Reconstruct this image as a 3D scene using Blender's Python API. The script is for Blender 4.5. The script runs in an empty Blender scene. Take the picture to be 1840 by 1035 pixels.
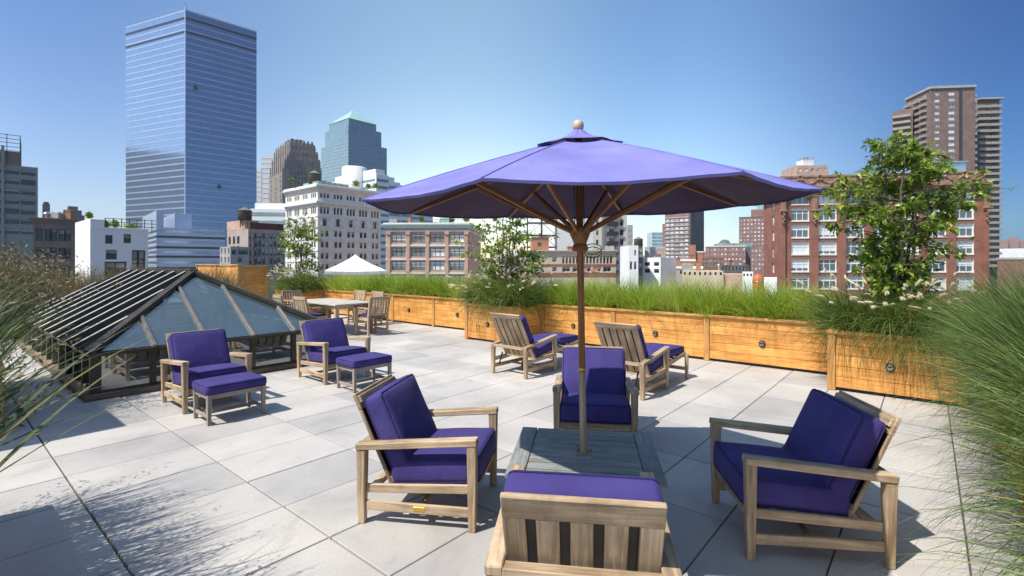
import bpy, math, random
import numpy as np
from mathutils import Vector, Matrix

R = math.radians
SC = bpy.context.scene
COL = SC.collection
random.seed(7)
RNG = np.random.default_rng(7)

# ------------------------------------------------------------------ camera, sky, sun
EYE = 1.72                      # eye height above the terrace
FPX, CX, HY = 891.0, 920.0, 473.0   # focal length, centre column and horizon row measured on the photograph
cam_d = bpy.data.cameras.new('camera')
cam = bpy.data.objects.new('camera', cam_d)
COL.objects.link(cam)
cam.location = (0, 0, EYE)
cam.rotation_euler = (R(90), 0, 0)
cam_d.sensor_width = 36
cam_d.sensor_fit = 'HORIZONTAL'
cam_d.lens = FPX / 1840 * 36
cam_d.shift_y = -(517.5 - HY) / 1840
cam_d.clip_start = 0.05
cam_d.clip_end = 20000
SC.camera = cam

SUN_EL = R(56.3)
SUN_AZ = Vector((-0.827, -0.561))          # towards the sun, on the ground
world = bpy.data.worlds.new('World')
SC.world = world
world.use_nodes = True
wn = world.node_tree
sky = wn.nodes.new('ShaderNodeTexSky')
sky.sky_type = 'NISHITA'
sky.sun_disc = False
sky.sun_elevation = SUN_EL
sky.sun_rotation = math.atan2(SUN_AZ.x, SUN_AZ.y)
sky.altitude = 50
sky.air_density = 1.0
sky.dust_density = 0.8
sky.ozone_density = 2.5
bg = wn.nodes['Background']
bg.inputs['Strength'].default_value = 0.135
# the real sky is not even: it is palest ahead and deepens towards the polarised right (fixed to world directions)
wtc = wn.nodes.new('ShaderNodeTexCoord')
wsp = wn.nodes.new('ShaderNodeSeparateXYZ')
wn.links.new(wtc.outputs['Generated'], wsp.inputs[0])
wmr = wn.nodes.new('ShaderNodeMapRange')
wmr.inputs['From Min'].default_value = -1
wn.links.new(wsp.outputs['X'], wmr.inputs['Value'])
wrp = wn.nodes.new('ShaderNodeValToRGB')
wrp.color_ramp.interpolation = 'EASE'
while len(wrp.color_ramp.elements) < 5: wrp.color_ramp.elements.new(0.5)
for e, (p, c) in zip(wrp.color_ramp.elements, ((0.0, (0.80, 0.9, 0.95)), (0.17, (0.40, 0.52, 0.66)), (0.46, (1.06, 1.10, 0.95)), (0.64, (0.66, 0.82, 0.88)), (0.86, (0.07, 0.21, 0.40)))):
    e.position, e.color = p, (*c, 1)
wn.links.new(wmr.outputs[0], wrp.inputs['Fac'])
wmx = wn.nodes.new('ShaderNodeMix')
wmx.data_type, wmx.blend_type = 'RGBA', 'MULTIPLY'
wmx.inputs['Factor'].default_value = 1
wn.links.new(sky.outputs['Color'], wmx.inputs[6])
wn.links.new(wrp.outputs['Color'], wmx.inputs[7])
wz = wn.nodes.new('ShaderNodeValToRGB')       # milky summer air low over the horizon
wz.color_ramp.interpolation = 'EASE'
wz.color_ramp.elements[0].position, wz.color_ramp.elements[0].color = 0.02, (1.55, 1.22, 1.07, 1)
wz.color_ramp.elements[1].position, wz.color_ramp.elements[1].color = 0.42, (1, 1, 1, 1)
wn.links.new(wsp.outputs['Z'], wz.inputs['Fac'])
wm2 = wn.nodes.new('ShaderNodeMix')
wm2.data_type, wm2.blend_type = 'RGBA', 'MULTIPLY'
wm2.inputs['Factor'].default_value = 1
wn.links.new(wmx.outputs[2], wm2.inputs[6])
wn.links.new(wz.outputs['Color'], wm2.inputs[7])
wn.links.new(wm2.outputs[2], bg.inputs['Color'])
sun_d = bpy.data.lights.new('sun', 'SUN')
sun_d.energy = 3.6
sun_d.angle = R(0.5)
sun_d.color = (1.0, 0.94, 0.84)
sun = bpy.data.objects.new('sun', sun_d)
COL.objects.link(sun)
tosun = Vector((SUN_AZ.x * math.cos(SUN_EL), SUN_AZ.y * math.cos(SUN_EL), math.sin(SUN_EL)))
sun.rotation_euler = (-tosun).to_track_quat('-Z', 'Y').to_euler()
sun.location = (-20, -14, 40)
SC.view_settings.view_transform = 'Standard'
SC.view_settings.look = 'None'
SC.view_settings.exposure = 0.8
SC.view_settings.gamma = 1
SC.cycles.max_bounces = 10
SC.cycles.transparent_max_bounces = 24
SC.cycles.volume_bounces = 0

# ------------------------------------------------------------------ helpers: placing
DV = Vector((math.sin(R(40)), math.cos(R(40)), 0))     # deck axis a: away to the right
DU = Vector((-math.cos(R(40)), math.sin(R(40)), 0))    # deck axis b: away to the left
DROT = R(50)
STREET = -28.0


def D(a, b, z=0.0):
    p = DV * a + DU * b
    return Vector((p.x, p.y, z))


def hz(py, Y):
    return EYE + (HY - py) / FPX * Y


# ------------------------------------------------------------------ helpers: objects
def tag(o, label=None, cat=None, group=None, kind=None):
    if label: o['label'] = label
    if cat: o['category'] = cat
    if group: o['group'] = group
    if kind: o['kind'] = kind
    return o


def empty(name, loc=(0, 0, 0), rz=0.0, label=None, cat=None, group=None):
    o = bpy.data.objects.new(name, None)
    o.empty_display_size = 0.2
    COL.objects.link(o)
    o.location = loc
    o.rotation_euler = (0, 0, rz)
    return tag(o, label, cat, group)


def dup(root, loc, rz, label=None, group=None):
    r = root.copy()
    COL.objects.link(r)
    r.location = loc
    r.rotation_euler = (0, 0, rz)
    if label: r['label'] = label
    if group: r['group'] = group
    for ch in list(root.children):
        c = ch.copy()
        COL.objects.link(c)
        c.parent = r
        for g in list(ch.children):
            d = g.copy()
            COL.objects.link(d)
            d.parent = c
    return r


class MB:
    """collects faces with uv (metres, u along the grain), material index and smoothness"""

    def __init__(self):
        self.v, self.f, self.uv, self.mi, self.sm = [], [], [], [], []

    def face(self, pts, mi=0, uvs=None, smooth=False):
        n = len(self.v)
        self.v += [tuple(p) for p in pts]
        self.f.append(tuple(range(n, n + len(pts))))
        self.uv += uvs if uvs else [(0.0, 0.0)] * len(pts)
        self.mi.append(mi)
        self.sm.append(smooth)

    def mesh(self, verts, faces, mi=0, smooth=False):
        n = len(self.v)
        self.v += [tuple(p) for p in verts]
        for f in faces:
            self.f.append(tuple(i + n for i in f))
            self.uv += [(verts[i][0], verts[i][1] + verts[i][2]) for i in f]
            self.mi.append(mi)
            self.sm.append(smooth)

    def cbox(self, h, fn, c=0.004, mi=0):
        """chamfered box of half size h mapped through fn(x, y, z)"""
        c = min(c, 0.45 * min(h))
        ids, vs = {}, []
        sg = (-1, 1)
        for sx in sg:
            for sy in sg:
                for sz in sg:
                    s = (sx, sy, sz)
                    for ax in range(3):
                        p = [s[k] * (h[k] - (0 if k == ax else c)) for k in range(3)]
                        ids[(s, ax)] = len(vs)
                        vs.append(p)
        fs = []
        for ax in range(3):
            o1, o2 = [k for k in range(3) if k != ax]
            for s in sg:
                q = []
                for (a, b) in ((-1, -1), (1, -1), (1, 1), (-1, 1)):
                    t = [0, 0, 0]
                    t[ax], t[o1], t[o2] = s, a, b
                    q.append(ids[(tuple(t), ax)])
                fs.append((q, ax))
            for a in sg:
                for b in sg:
                    t0, t1 = [0, 0, 0], [0, 0, 0]
                    t0[ax], t0[o1], t0[o2] = -1, a, b
                    t1[ax], t1[o1], t1[o2] = 1, a, b
                    fs.append(([ids[(tuple(t0), o1)], ids[(tuple(t1), o1)], ids[(tuple(t1), o2)], ids[(tuple(t0), o2)]], o1))
        for sx in sg:
            for sy in sg:
                for sz in sg:
                    s = (sx, sy, sz)
                    fs.append(([ids[(s, 0)], ids[(s, 1)], ids[(s, 2)]], 0))
        L = max(range(3), key=lambda k: h[k])
        ou, ov = random.uniform(0, 90), random.uniform(0, 90)
        n = len(self.v)
        mapped = [fn(*p) for p in vs]
        self.v += [tuple(p) for p in mapped]
        flip = None
        for q, ax in fs:
            A, Bq, Cq = (Vector(vs[q[0]]), Vector(vs[q[1]]), Vector(vs[q[2]]))
            nn = (Bq - A).cross(Cq - A)
            cen = sum((Vector(vs[i]) for i in q), Vector()) / len(q)
            if nn.dot(cen) < 0: q = q[::-1]
            self.f.append(tuple(i + n for i in q))
            w = [k for k in range(3) if k != L and k != ax]
            w = w[0] if w else (L + 1) % 3
            if ax == L: w = (L + 1) % 3
            for i in q:
                self.uv.append((vs[i][L] + ou, vs[i][w] + (0.37 * ax) + ov))
            self.mi.append(mi)
            self.sm.append(False)

    def box(self, cen, size, rz=0.0, c=0.004, mi=0):
        cs, sn = math.cos(rz), math.sin(rz)

        def fn(x, y, z):
            return (cen[0] + x * cs - y * sn, cen[1] + x * sn + y * cs, cen[2] + z)
        self.cbox((size[0] / 2, size[1] / 2, size[2] / 2), fn, c, mi)

    def span(self, x0, x1, y0, y1, z0, z1, c=0.004, mi=0):
        self.box(((x0 + x1) / 2, (y0 + y1) / 2, (z0 + z1) / 2), (x1 - x0, y1 - y0, z1 - z0), 0, c, mi)

    def beam(self, p0, p1, w, h, up=(0, 0, 1), taper=(1, 1), c=0.004, mi=0):
        """board from p0 to p1, w across, h along up"""
        p0, p1 = Vector(p0), Vector(p1)
        X = p1 - p0
        L = X.length
        X.normalize()
        Yv = Vector(up).cross(X)
        if Yv.length < 1e-4: Yv = Vector((0, 1, 0)).cross(X)
        Yv.normalize()
        Z = X.cross(Yv)

        def fn(x, y, z):
            t = x / L + 0.5
            sy = 1 + (taper[0] - 1) * t
            sz = 1 + (taper[1] - 1) * t
            return p0 + X * (x + L / 2) + Yv * y * sy + Z * z * sz
        self.cbox((L / 2, w / 2, h / 2), fn, c, mi)

    def tube(self, pts, rad, n=8, mi=0, cap=True, closed=False):
        pts = [Vector(p) for p in pts]
        if not isinstance(rad, (list, tuple)): rad = [rad] * len(pts)
        m = len(pts)
        vs, fs = [], []
        ref = Vector((0.31, 0.22, 0.92))
        for i, p in enumerate(pts):
            if closed: t = pts[(i + 1) % m] - pts[i - 1]
            else: t = pts[min(i + 1, m - 1)] - pts[max(i - 1, 0)]
            t.normalize()
            a = ref - t * ref.dot(t)
            if a.length < 1e-3: a = Vector((1, 0, 0)) - t * t.x
            a.normalize()
            ref = a
            b = t.cross(a)
            for k in range(n):
                an = 2 * math.pi * k / n
                vs.append(p + (a * math.cos(an) + b * math.sin(an)) * rad[i])
        for i in range(m if closed else m - 1):
            j = (i + 1) % m
            for k in range(n):
                k2 = (k + 1) % n
                fs.append((i * n + k, i * n + k2, j * n + k2, j * n + k))
        n0 = len(self.v)
        self.v += [tuple(p) for p in vs]
        ln, ou = 0.0, random.uniform(0, 50)
        d = [0.0]
        for i in range(1, m + 1): d.append(d[-1] + (pts[i % m] - pts[i - 1]).length)
        for f in fs:
            self.f.append(tuple(i + n0 for i in f))
            for i in f: self.uv.append((d[i // n] + ou, (i % n) * 0.02))
            self.mi.append(mi)
            self.sm.append(True)
        if cap and not closed:
            for base, rev in ((0, True), ((m - 1) * n, False)):
                q = [n0 + base + k for k in range(n)]
                if rev: q = q[::-1]
                self.f.append(tuple(q))
                self.uv += [(0, 0)] * n
                self.mi.append(mi)
                self.sm.append(False)

    def lathe(self, prof, n=24, cen=(0, 0, 0), mi=0, smooth=True):
        vs, fs = [], []
        for (r, z) in prof:
            for k in range(n):
                an = 2 * math.pi * k / n
                vs.append((cen[0] + r * math.cos(an), cen[1] + r * math.sin(an), cen[2] + z))
        for i in range(len(prof) - 1):
            for k in range(n):
                k2 = (k + 1) % n
                fs.append((i * n + k, i * n + k2, (i + 1) * n + k2, (i + 1) * n + k))
        self.mesh(vs, fs, mi, smooth)

    def build(self, name, mats, parent=None, loc=None):
        me = bpy.data.meshes.new(name)
        me.from_pydata(self.v, [], self.f)
        if not isinstance(mats, (list, tuple)): mats = [mats]
        for m in mats: me.materials.append(m)
        me.polygons.foreach_set('material_index', self.mi)
        me.polygons.foreach_set('use_smooth', self.sm)
        ul = me.uv_layers.new(name='UVMap')
        ul.data.foreach_set('uv', np.array(self.uv, dtype=np.float32).ravel())
        me.update()
        o = bpy.data.objects.new(name, me)
        COL.objects.link(o)
        if parent: o.parent = parent
        if loc is not None: o.location = loc
        return o


def fastmesh(name, V, F, mats, parent=None, tint=None, smooth=True):
    """V (n,3), F (m,k) arrays; tint one value per vertex"""
    me = bpy.data.meshes.new(name)
    F = np.asarray(F, dtype=np.int32)
    m, k = F.shape
    me.vertices.add(len(V))
    me.vertices.foreach_set('co', np.asarray(V, dtype=np.float32).ravel())
    me.loops.add(m * k)
    me.loops.foreach_set('vertex_index', F.ravel())
    me.polygons.add(m)
    me.polygons.foreach_set('loop_start', np.arange(0, m * k, k, dtype=np.int32))
    me.polygons.foreach_set('loop_total', np.full(m, k, dtype=np.int32))
    me.polygons.foreach_set('use_smooth', np.full(m, smooth, dtype=bool))
    if tint is not None:
        at = me.attributes.new('tint', 'FLOAT', 'POINT')
        at.data.foreach_set('value', np.asarray(tint, dtype=np.float32))
    for mm in (mats if isinstance(mats, (list, tuple)) else [mats]): me.materials.append(mm)
    me.update(calc_edges=True)
    me.validate()
    o = bpy.data.objects.new(name, me)
    COL.objects.link(o)
    if parent: o.parent = parent
    return o


# ------------------------------------------------------------------ helpers: materials
def new_mat(name):
    m = bpy.data.materials.new(name)
    m.use_nodes = True
    nt = m.node_tree
    return m, nt, nt.nodes['Principled BSDF']


def N(nt, typ, **kw):
    n = nt.nodes.new(typ)
    for k, v in kw.items():
        if k.startswith('i_'): n.inputs[k[2:].replace('_', ' ')].default_value = v
        else: setattr(n, k, v)
    return n


def ramp(nt, fac, stops):
    r = nt.nodes.new('ShaderNodeValToRGB')
    while len(r.color_ramp.elements) < len(stops): r.color_ramp.elements.new(0.5)
    for e, (p, c) in zip(r.color_ramp.elements, stops):
        e.position = p
        e.color = (*c, 1)
    nt.links.new(fac, r.inputs['Fac'])
    return r.outputs['Color']


def mul(c, k): return tuple(min(1, x * k) for x in c)


def wood(name, dark, light, rough=0.7, grain=38.0, bump=0.25, tone=0.5, stain=0.22):
    m, nt, b = new_mat(name)
    tc = N(nt, 'ShaderNodeTexCoord')
    mp = N(nt, 'ShaderNodeMapping')
    mp.inputs['Scale'].default_value = (2.2, grain, 1)
    nt.links.new(tc.outputs['UV'], mp.inputs['Vector'])
    n1 = N(nt, 'ShaderNodeTexNoise', i_Scale=1.0, i_Detail=6.0, i_Roughness=0.62, i_Distortion=0.7)
    nt.links.new(mp.outputs['Vector'], n1.inputs['Vector'])
    n2 = N(nt, 'ShaderNodeTexNoise', i_Scale=1.3, i_Detail=3.0)
    nt.links.new(tc.outputs['UV'], n2.inputs['Vector'])
    mx = N(nt, 'ShaderNodeMath', operation='MULTIPLY_ADD')
    nt.links.new(n2.outputs['Fac'], mx.inputs[0])
    mx.inputs[1].default_value = tone
    sub = N(nt, 'ShaderNodeMath', operation='SUBTRACT')
    nt.links.new(n1.outputs['Fac'], sub.inputs[0])
    sub.inputs[1].default_value = tone * 0.5
    nt.links.new(sub.outputs[0], mx.inputs[2])
    c = ramp(nt, mx.outputs[0], [(0.3, dark), (0.52, tuple((x + y) / 2 for x, y in zip(dark, light))), (0.7, light)])
    # weather stains: runs down the face and blotches, in object space
    mp2 = N(nt, 'ShaderNodeMapping')
    mp2.inputs['Scale'].default_value = (9, 9, 1.6)
    nt.links.new(tc.outputs['Object'], mp2.inputs['Vector'])
    n4 = N(nt, 'ShaderNodeTexNoise', i_Scale=1.0, i_Detail=5.0, i_Roughness=0.65)
    nt.links.new(mp2.outputs['Vector'], n4.inputs['Vector'])
    k = 1 - stain
    c4 = ramp(nt, n4.outputs['Fac'], [(0.30, (k, k * 0.97, k * 0.95)), (0.50, (1, 1, 1)), (0.75, (1.05, 1.05, 1.07))])
    mm4 = N(nt, 'ShaderNodeMix', data_type='RGBA', blend_type='MULTIPLY')
    mm4.inputs['Factor'].default_value = 1
    nt.links.new(c, mm4.inputs[6])
    nt.links.new(c4, mm4.inputs[7])
    nt.links.new(mm4.outputs[2], b.inputs['Base Color'])
    b.inputs['Roughness'].default_value = rough
    bp = N(nt, 'ShaderNodeBump', i_Strength=bump, i_Distance=0.004)
    nt.links.new(n1.outputs['Fac'], bp.inputs['Height'])
    nt.links.new(bp.outputs['Normal'], b.inputs['Normal'])
    return m


def stone(name, c1, c2, scale=2.0, rough=0.8, bump=0.1, metal=0.0, dist=0.01, detail=5.0):
    m, nt, b = new_mat(name)
    tc = N(nt, 'ShaderNodeTexCoord')
    n1 = N(nt, 'ShaderNodeTexNoise', i_Scale=scale, i_Detail=detail, i_Roughness=0.6)
    nt.links.new(tc.outputs['Object'], n1.inputs['Vector'])
    c = ramp(nt, n1.outputs['Fac'], [(0.32, c1), (0.68, c2)])
    nt.links.new(c, b.inputs['Base Color'])
    b.inputs['Roughness'].default_value = rough
    b.inputs['Metallic'].default_value = metal
    if bump:
        bp = N(nt, 'ShaderNodeBump', i_Strength=bump, i_Distance=dist)
        nt.links.new(n1.outputs['Fac'], bp.inputs['Height'])
        nt.links.new(bp.outputs['Normal'], b.inputs['Normal'])
    return m


def brick(name, c1, c2, mortar, scale=1.0):
    """courses follow object z on every upright face"""
    m, nt, b = new_mat(name)
    tc = N(nt, 'ShaderNodeTexCoord')
    sp = N(nt, 'ShaderNodeSeparateXYZ')
    nt.links.new(tc.outputs['Object'], sp.inputs[0])
    ad = N(nt, 'ShaderNodeMath', operation='ADD')
    nt.links.new(sp.outputs['X'], ad.inputs[0])
    nt.links.new(sp.outputs['Y'], ad.inputs[1])
    cb = N(nt, 'ShaderNodeCombineXYZ')
    nt.links.new(ad.outputs[0], cb.inputs['X'])
    nt.links.new(sp.outputs['Z'], cb.inputs['Y'])
    bt = N(nt, 'ShaderNodeTexBrick', i_Scale=scale)
    bt.inputs['Color1'].default_value = (*c1, 1)
    bt.inputs['Color2'].default_value = (*c2, 1)
    bt.inputs['Mortar'].default_value = (*mortar, 1)
    bt.inputs['Mortar Size'].default_value = 0.012
    bt.inputs['Brick Width'].default_value = 0.42
    bt.inputs['Row Height'].default_value = 0.14
    nt.links.new(cb.outputs[0], bt.inputs['Vector'])
    n2 = N(nt, 'ShaderNodeTexNoise', i_Scale=0.35, i_Detail=5.0)
    nt.links.new(tc.outputs['Object'], n2.inputs['Vector'])
    st = ramp(nt, n2.outputs['Fac'], [(0.3, (0.72, 0.72, 0.72)), (0.7, (1.1, 1.08, 1.05))])
    mx = N(nt, 'ShaderNodeMix', data_type='RGBA', blend_type='MULTIPLY')
    mx.inputs['Factor'].default_value = 1
    nt.links.new(bt.outputs['Color'], mx.inputs[6])
    nt.links.new(st, mx.inputs[7])
    nt.links.new(mx.outputs[2], b.inputs['Base Color'])
    b.inputs['Roughness'].default_value = 0.85
    return m


def fabric(name, col, trans=0.0, weave=900.0, crumple=0.3):
    m, nt, b = new_mat(name)
    tc = N(nt, 'ShaderNodeTexCoord')
    n1 = N(nt, 'ShaderNodeTexNoise', i_Scale=3.0, i_Detail=4.0)
    nt.links.new(tc.outputs['Object'], n1.inputs['Vector'])
    c = ramp(nt, n1.outputs['Fac'], [(0.3, mul(col, 0.82)), (0.5, col), (0.72, tuple(x * 1.1 + 0.012 for x in col))])
    nt.links.new(c, b.inputs['Base Color'])
    b.inputs['Roughness'].default_value = 0.85
    b.inputs['Sheen Weight'].default_value = 0.05
    b.inputs['Sheen Roughness'].default_value = 0.4
    b.inputs['Specular IOR Level'].default_value = 0.2
    n2 = N(nt, 'ShaderNodeTexNoise', i_Scale=6.0, i_Detail=4.0, i_Roughness=0.55, i_Distortion=0.8)
    nt.links.new(tc.outputs['Object'], n2.inputs['Vector'])
    n3 = N(nt, 'ShaderNodeTexNoise', i_Scale=weave, i_Detail=1.0)
    nt.links.new(tc.outputs['Object'], n3.inputs['Vector'])
    ad = N(nt, 'ShaderNodeMath', operation='MULTIPLY_ADD')
    nt.links.new(n3.outputs['Fac'], ad.inputs[0])
    ad.inputs[1].default_value = 0.04
    nt.links.new(n2.outputs['Fac'], ad.inputs[2])
    bp = N(nt, 'ShaderNodeBump', i_Strength=crumple, i_Distance=0.03)
    nt.links.new(ad.outputs[0], bp.inputs['Height'])
    nt.links.new(bp.outputs['Normal'], b.inputs['Normal'])
    if trans:
        tr = N(nt, 'ShaderNodeBsdfTranslucent')
        nt.links.new(c, tr.inputs['Color'])
        ms = N(nt, 'ShaderNodeMixShader')
        ms.inputs[0].default_value = trans
        nt.links.new(b.outputs[0], ms.inputs[1])
        nt.links.new(tr.outputs[0], ms.inputs[2])
        nt.links.new(ms.outputs[0], nt.nodes['Material Output'].inputs['Surface'])
    return m


def leaf(name, stops, trans=0.3, rough=0.5, spec=0.3):
    """colour differs from leaf to leaf by the stored tint"""
    m, nt, b = new_mat(name)
    at = N(nt, 'ShaderNodeAttribute', attribute_name='tint')
    c = ramp(nt, at.outputs['Fac'], stops)
    nt.links.new(c, b.inputs['Base Color'])
    b.inputs['Roughness'].default_value = rough
    b.inputs['Specular IOR Level'].default_value = spec
    tr = N(nt, 'ShaderNodeBsdfTranslucent')
    nt.links.new(c, tr.inputs['Color'])
    ms = N(nt, 'ShaderNodeMixShader')
    ms.inputs[0].default_value = trans
    nt.links.new(b.outputs[0], ms.inputs[1])
    nt.links.new(tr.outputs[0], ms.inputs[2])
    nt.links.new(ms.outputs[0], nt.nodes['Material Output'].inputs['Surface'])
    return m


def plain(name, col, rough=0.6, metal=0.0, spec=0.5):
    m, nt, b = new_mat(name)
    tc = N(nt, 'ShaderNodeTexCoord')
    n1 = N(nt, 'ShaderNodeTexNoise', i_Scale=1.7, i_Detail=5.0)
    nt.links.new(tc.outputs['Object'], n1.inputs['Vector'])
    c = ramp(nt, n1.outputs['Fac'], [(0.3, mul(col, 0.85)), (0.7, mul(col, 1.1))])
    nt.links.new(c, b.inputs['Base Color'])
    b.inputs['Roughness'].default_value = rough
    b.inputs['Metallic'].default_value = metal
    b.inputs['Specular IOR Level'].default_value = spec
    return m


def glass_window(name, dark, blind, share, rough=0.06):
    """window glass: each window has its own blind drawn to its own height"""
    m, nt, b = new_mat(name)
    tc = N(nt, 'ShaderNodeTexCoord')
    oi = N(nt, 'ShaderNodeObjectInfo')
    sp = N(nt, 'ShaderNodeSeparateXYZ')
    nt.links.new(tc.outputs['Generated'], sp.inputs[0])
    # blind where z > 1 - random * share
    a = N(nt, 'ShaderNodeMath', operation='MULTIPLY')
    nt.links.new(oi.outputs['Random'], a.inputs[0])
    a.inputs[1].default_value = share
    s = N(nt, 'ShaderNodeMath', operation='ADD')
    nt.links.new(sp.outputs['Z'], s.inputs[0])
    nt.links.new(a.outputs[0], s.inputs[1])
    g = N(nt, 'ShaderNodeMath', operation='GREATER_THAN')
    nt.links.new(s.outputs[0], g.inputs[0])
    g.inputs[1].default_value = 1.0
    mx = N(nt, 'ShaderNodeMix', data_type='RGBA')
    nt.links.new(g.outputs[0], mx.inputs[0])
    mx.inputs[6].default_value = (*dark, 1)
    mx.inputs[7].default_value = (*blind, 1)
    nt.links.new(mx.outputs[2], b.inputs['Base Color'])
    b.inputs['Roughness'].default_value = rough
    b.inputs['Specular IOR Level'].default_value = 0.9
    return m


TEAK = wood('teak_weathered', (0.22, 0.15, 0.085), (0.60, 0.455, 0.30), 0.75, 34, 0.3, 0.8)
TEAK_GREY = wood('teak_grey', (0.18, 0.15, 0.12), (0.40, 0.34, 0.28), 0.8)
TEAK_PALE = wood('teak_bleached', (0.34, 0.30, 0.25), (0.56, 0.51, 0.44), 0.75)
TEAK_OILED = wood('teak_oiled', (0.13, 0.045, 0.015), (0.44, 0.21, 0.075), 0.5)
CEDAR = wood('cedar', (0.48, 0.195, 0.038), (0.82, 0.405, 0.10), 0.65, 30, 0.2, 1.0, 0.22)
CEDAR_TRIM = wood('cedar_trim', (0.38, 0.17, 0.045), (0.64, 0.35, 0.11), 0.65, 26, 0.2, 0.8, 0.30)
PURPLE = fabric('purple_canvas', (0.054, 0.041, 0.175))
PIPE = fabric('purple_piping', (0.03, 0.022, 0.11))
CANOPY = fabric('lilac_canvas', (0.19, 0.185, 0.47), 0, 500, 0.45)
UNDER_SHADE = fabric('canopy_under_shade', (0.075, 0.048, 0.10))  # canopy's own shade put into a darker underside colour
BRASS = plain('brass', (0.65, 0.42, 0.08), 0.35, 0.9)
BLACK = plain('black_metal', (0.02, 0.02, 0.022), 0.45, 0.4)
STEEL = plain('brushed_steel', (0.55, 0.55, 0.56), 0.3, 0.9)
BRONZE = stone('dark_bronze', (0.040, 0.032, 0.022), (0.075, 0.060, 0.042), 6, 0.45, 0.03, 0.3)
BAR = stone('glazing_bar', (0.17, 0.15, 0.13), (0.25, 0.225, 0.20), 8, 0.35, 0.02, 0.4)
BAR_LIT = stone('lit_bar_top', (0.50, 0.49, 0.47), (0.62, 0.61, 0.59), 9, 0.4, 0.02, 0.35)  # pale tone that paints sunlight onto the rafter tops
SOIL = stone('soil', (0.025, 0.017, 0.01), (0.07, 0.05, 0.03), 30, 0.95, 0.5)
ASPHALT = stone('asphalt', (0.04, 0.04, 0.042), (0.075, 0.074, 0.072), 0.1, 0.9, 0)
SLABM = stone('slab_concrete', (0.06, 0.06, 0.06), (0.1, 0.1, 0.1), 1.0, 0.9, 0.1)


def paver_material():
    m, nt, b = new_mat('paver_stone')
    tc = N(nt, 'ShaderNodeTexCoord')
    at = N(nt, 'ShaderNodeAttribute', attribute_name='tint')
    n1 = N(nt, 'ShaderNodeTexNoise', i_Scale=1.1, i_Detail=6.0, i_Roughness=0.6, i_Distortion=0.4)
    n2 = N(nt, 'ShaderNodeTexNoise', i_Scale=85.0, i_Detail=3.0)
    n3 = N(nt, 'ShaderNodeTexNoise', i_Scale=0.33, i_Detail=3.0)
    for n in (n1, n2, n3): nt.links.new(tc.outputs['Object'], n.inputs['Vector'])
    c1 = ramp(nt, n1.outputs['Fac'], [(0.28, (0.37, 0.357, 0.343)), (0.5, (0.475, 0.457, 0.435)), (0.72, (0.545, 0.522, 0.495))])
    c2 = ramp(nt, n2.outputs['Fac'], [(0.3, (0.88, 0.88, 0.88)), (0.7, (1.06, 1.06, 1.06))])
    c3 = ramp(nt, at.outputs['Fac'], [(0.0, (0.84, 0.845, 0.87)), (0.5, (0.98, 0.97, 0.96)), (1.0, (1.08, 1.06, 1.04))])
    c4 = ramp(nt, n3.outputs['Fac'], [(0.35, (0.88, 0.88, 0.89)), (0.65, (1.05, 1.05, 1.04))])
    n5 = N(nt, 'ShaderNodeTexNoise', i_Scale=2.6, i_Detail=8.0, i_Roughness=0.7, i_Distortion=1.2)
    nt.links.new(tc.outputs['Object'], n5.inputs['Vector'])
    c5 = ramp(nt, n5.outputs['Fac'], [(0.30, (0.84, 0.83, 0.82)), (0.40, (0.97, 0.97, 0.97)), (0.62, (1, 1, 1)), (0.74, (1.07, 1.06, 1.05))])
    prev = c1
    for c in (c2, c3, c4, c5):
        mx = N(nt, 'ShaderNodeMix', data_type='RGBA', blend_type='MULTIPLY')
        mx.inputs['Factor'].default_value = 1
        nt.links.new(prev, mx.inputs[6])
        nt.links.new(c, mx.inputs[7])
        prev = mx.outputs[2]
    nt.links.new(prev, b.inputs['Base Color'])
    b.inputs['Roughness'].default_value = 0.7
    bp = N(nt, 'ShaderNodeBump', i_Strength=0.12, i_Distance=0.003)
    nt.links.new(n2.outputs['Fac'], bp.inputs['Height'])
    nt.links.new(bp.outputs['Normal'], b.inputs['Normal'])
    return m


def skylight_glass():
    m, nt, b = new_mat('skylight_glass')
    nt.nodes.remove(b)
    gl = N(nt, 'ShaderNodeBsdfGlossy', i_Roughness=0.015)
    gl.inputs['Color'].default_value = (0.95, 0.98, 1, 1)
    tr = N(nt, 'ShaderNodeBsdfTransparent')
    tr.inputs['Color'].default_value = (0.48, 0.64, 0.68, 1)
    fr = N(nt, 'ShaderNodeFresnel', i_IOR=2.9)
    ms = N(nt, 'ShaderNodeMixShader')
    df = N(nt, 'ShaderNodeBsdfDiffuse')      # uneven teal diffuse layer mixed into the panes
    df.inputs['Color'].default_value = (0.16, 0.23, 0.25, 1)
    tc = N(nt, 'ShaderNodeTexCoord')
    nz = N(nt, 'ShaderNodeTexNoise', i_Scale=2.2, i_Detail=6.0)
    nt.links.new(tc.outputs['Object'], nz.inputs['Vector'])
    mr = N(nt, 'ShaderNodeMapRange')
    mr.inputs['From Min'].default_value, mr.inputs['From Max'].default_value = 0.3, 0.75
    mr.inputs['To Min'].default_value, mr.inputs['To Max'].default_value = 0.16, 0.30
    nt.links.new(nz.outputs['Fac'], mr.inputs['Value'])
    md = N(nt, 'ShaderNodeMixShader')
    nt.links.new(mr.outputs[0], md.inputs[0])
    nt.links.new(tr.outputs[0], md.inputs[1])
    nt.links.new(df.outputs[0], md.inputs[2])
    nt.links.new(fr.outputs[0], ms.inputs[0])
    nt.links.new(md.outputs[0], ms.inputs[1])
    nt.links.new(gl.outputs[0], ms.inputs[2])
    nt.links.new(ms.outputs[0], nt.nodes['Material Output'].inputs['Surface'])
    return m


PAVER = paver_material()
SKYGLASS = skylight_glass()

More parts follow.
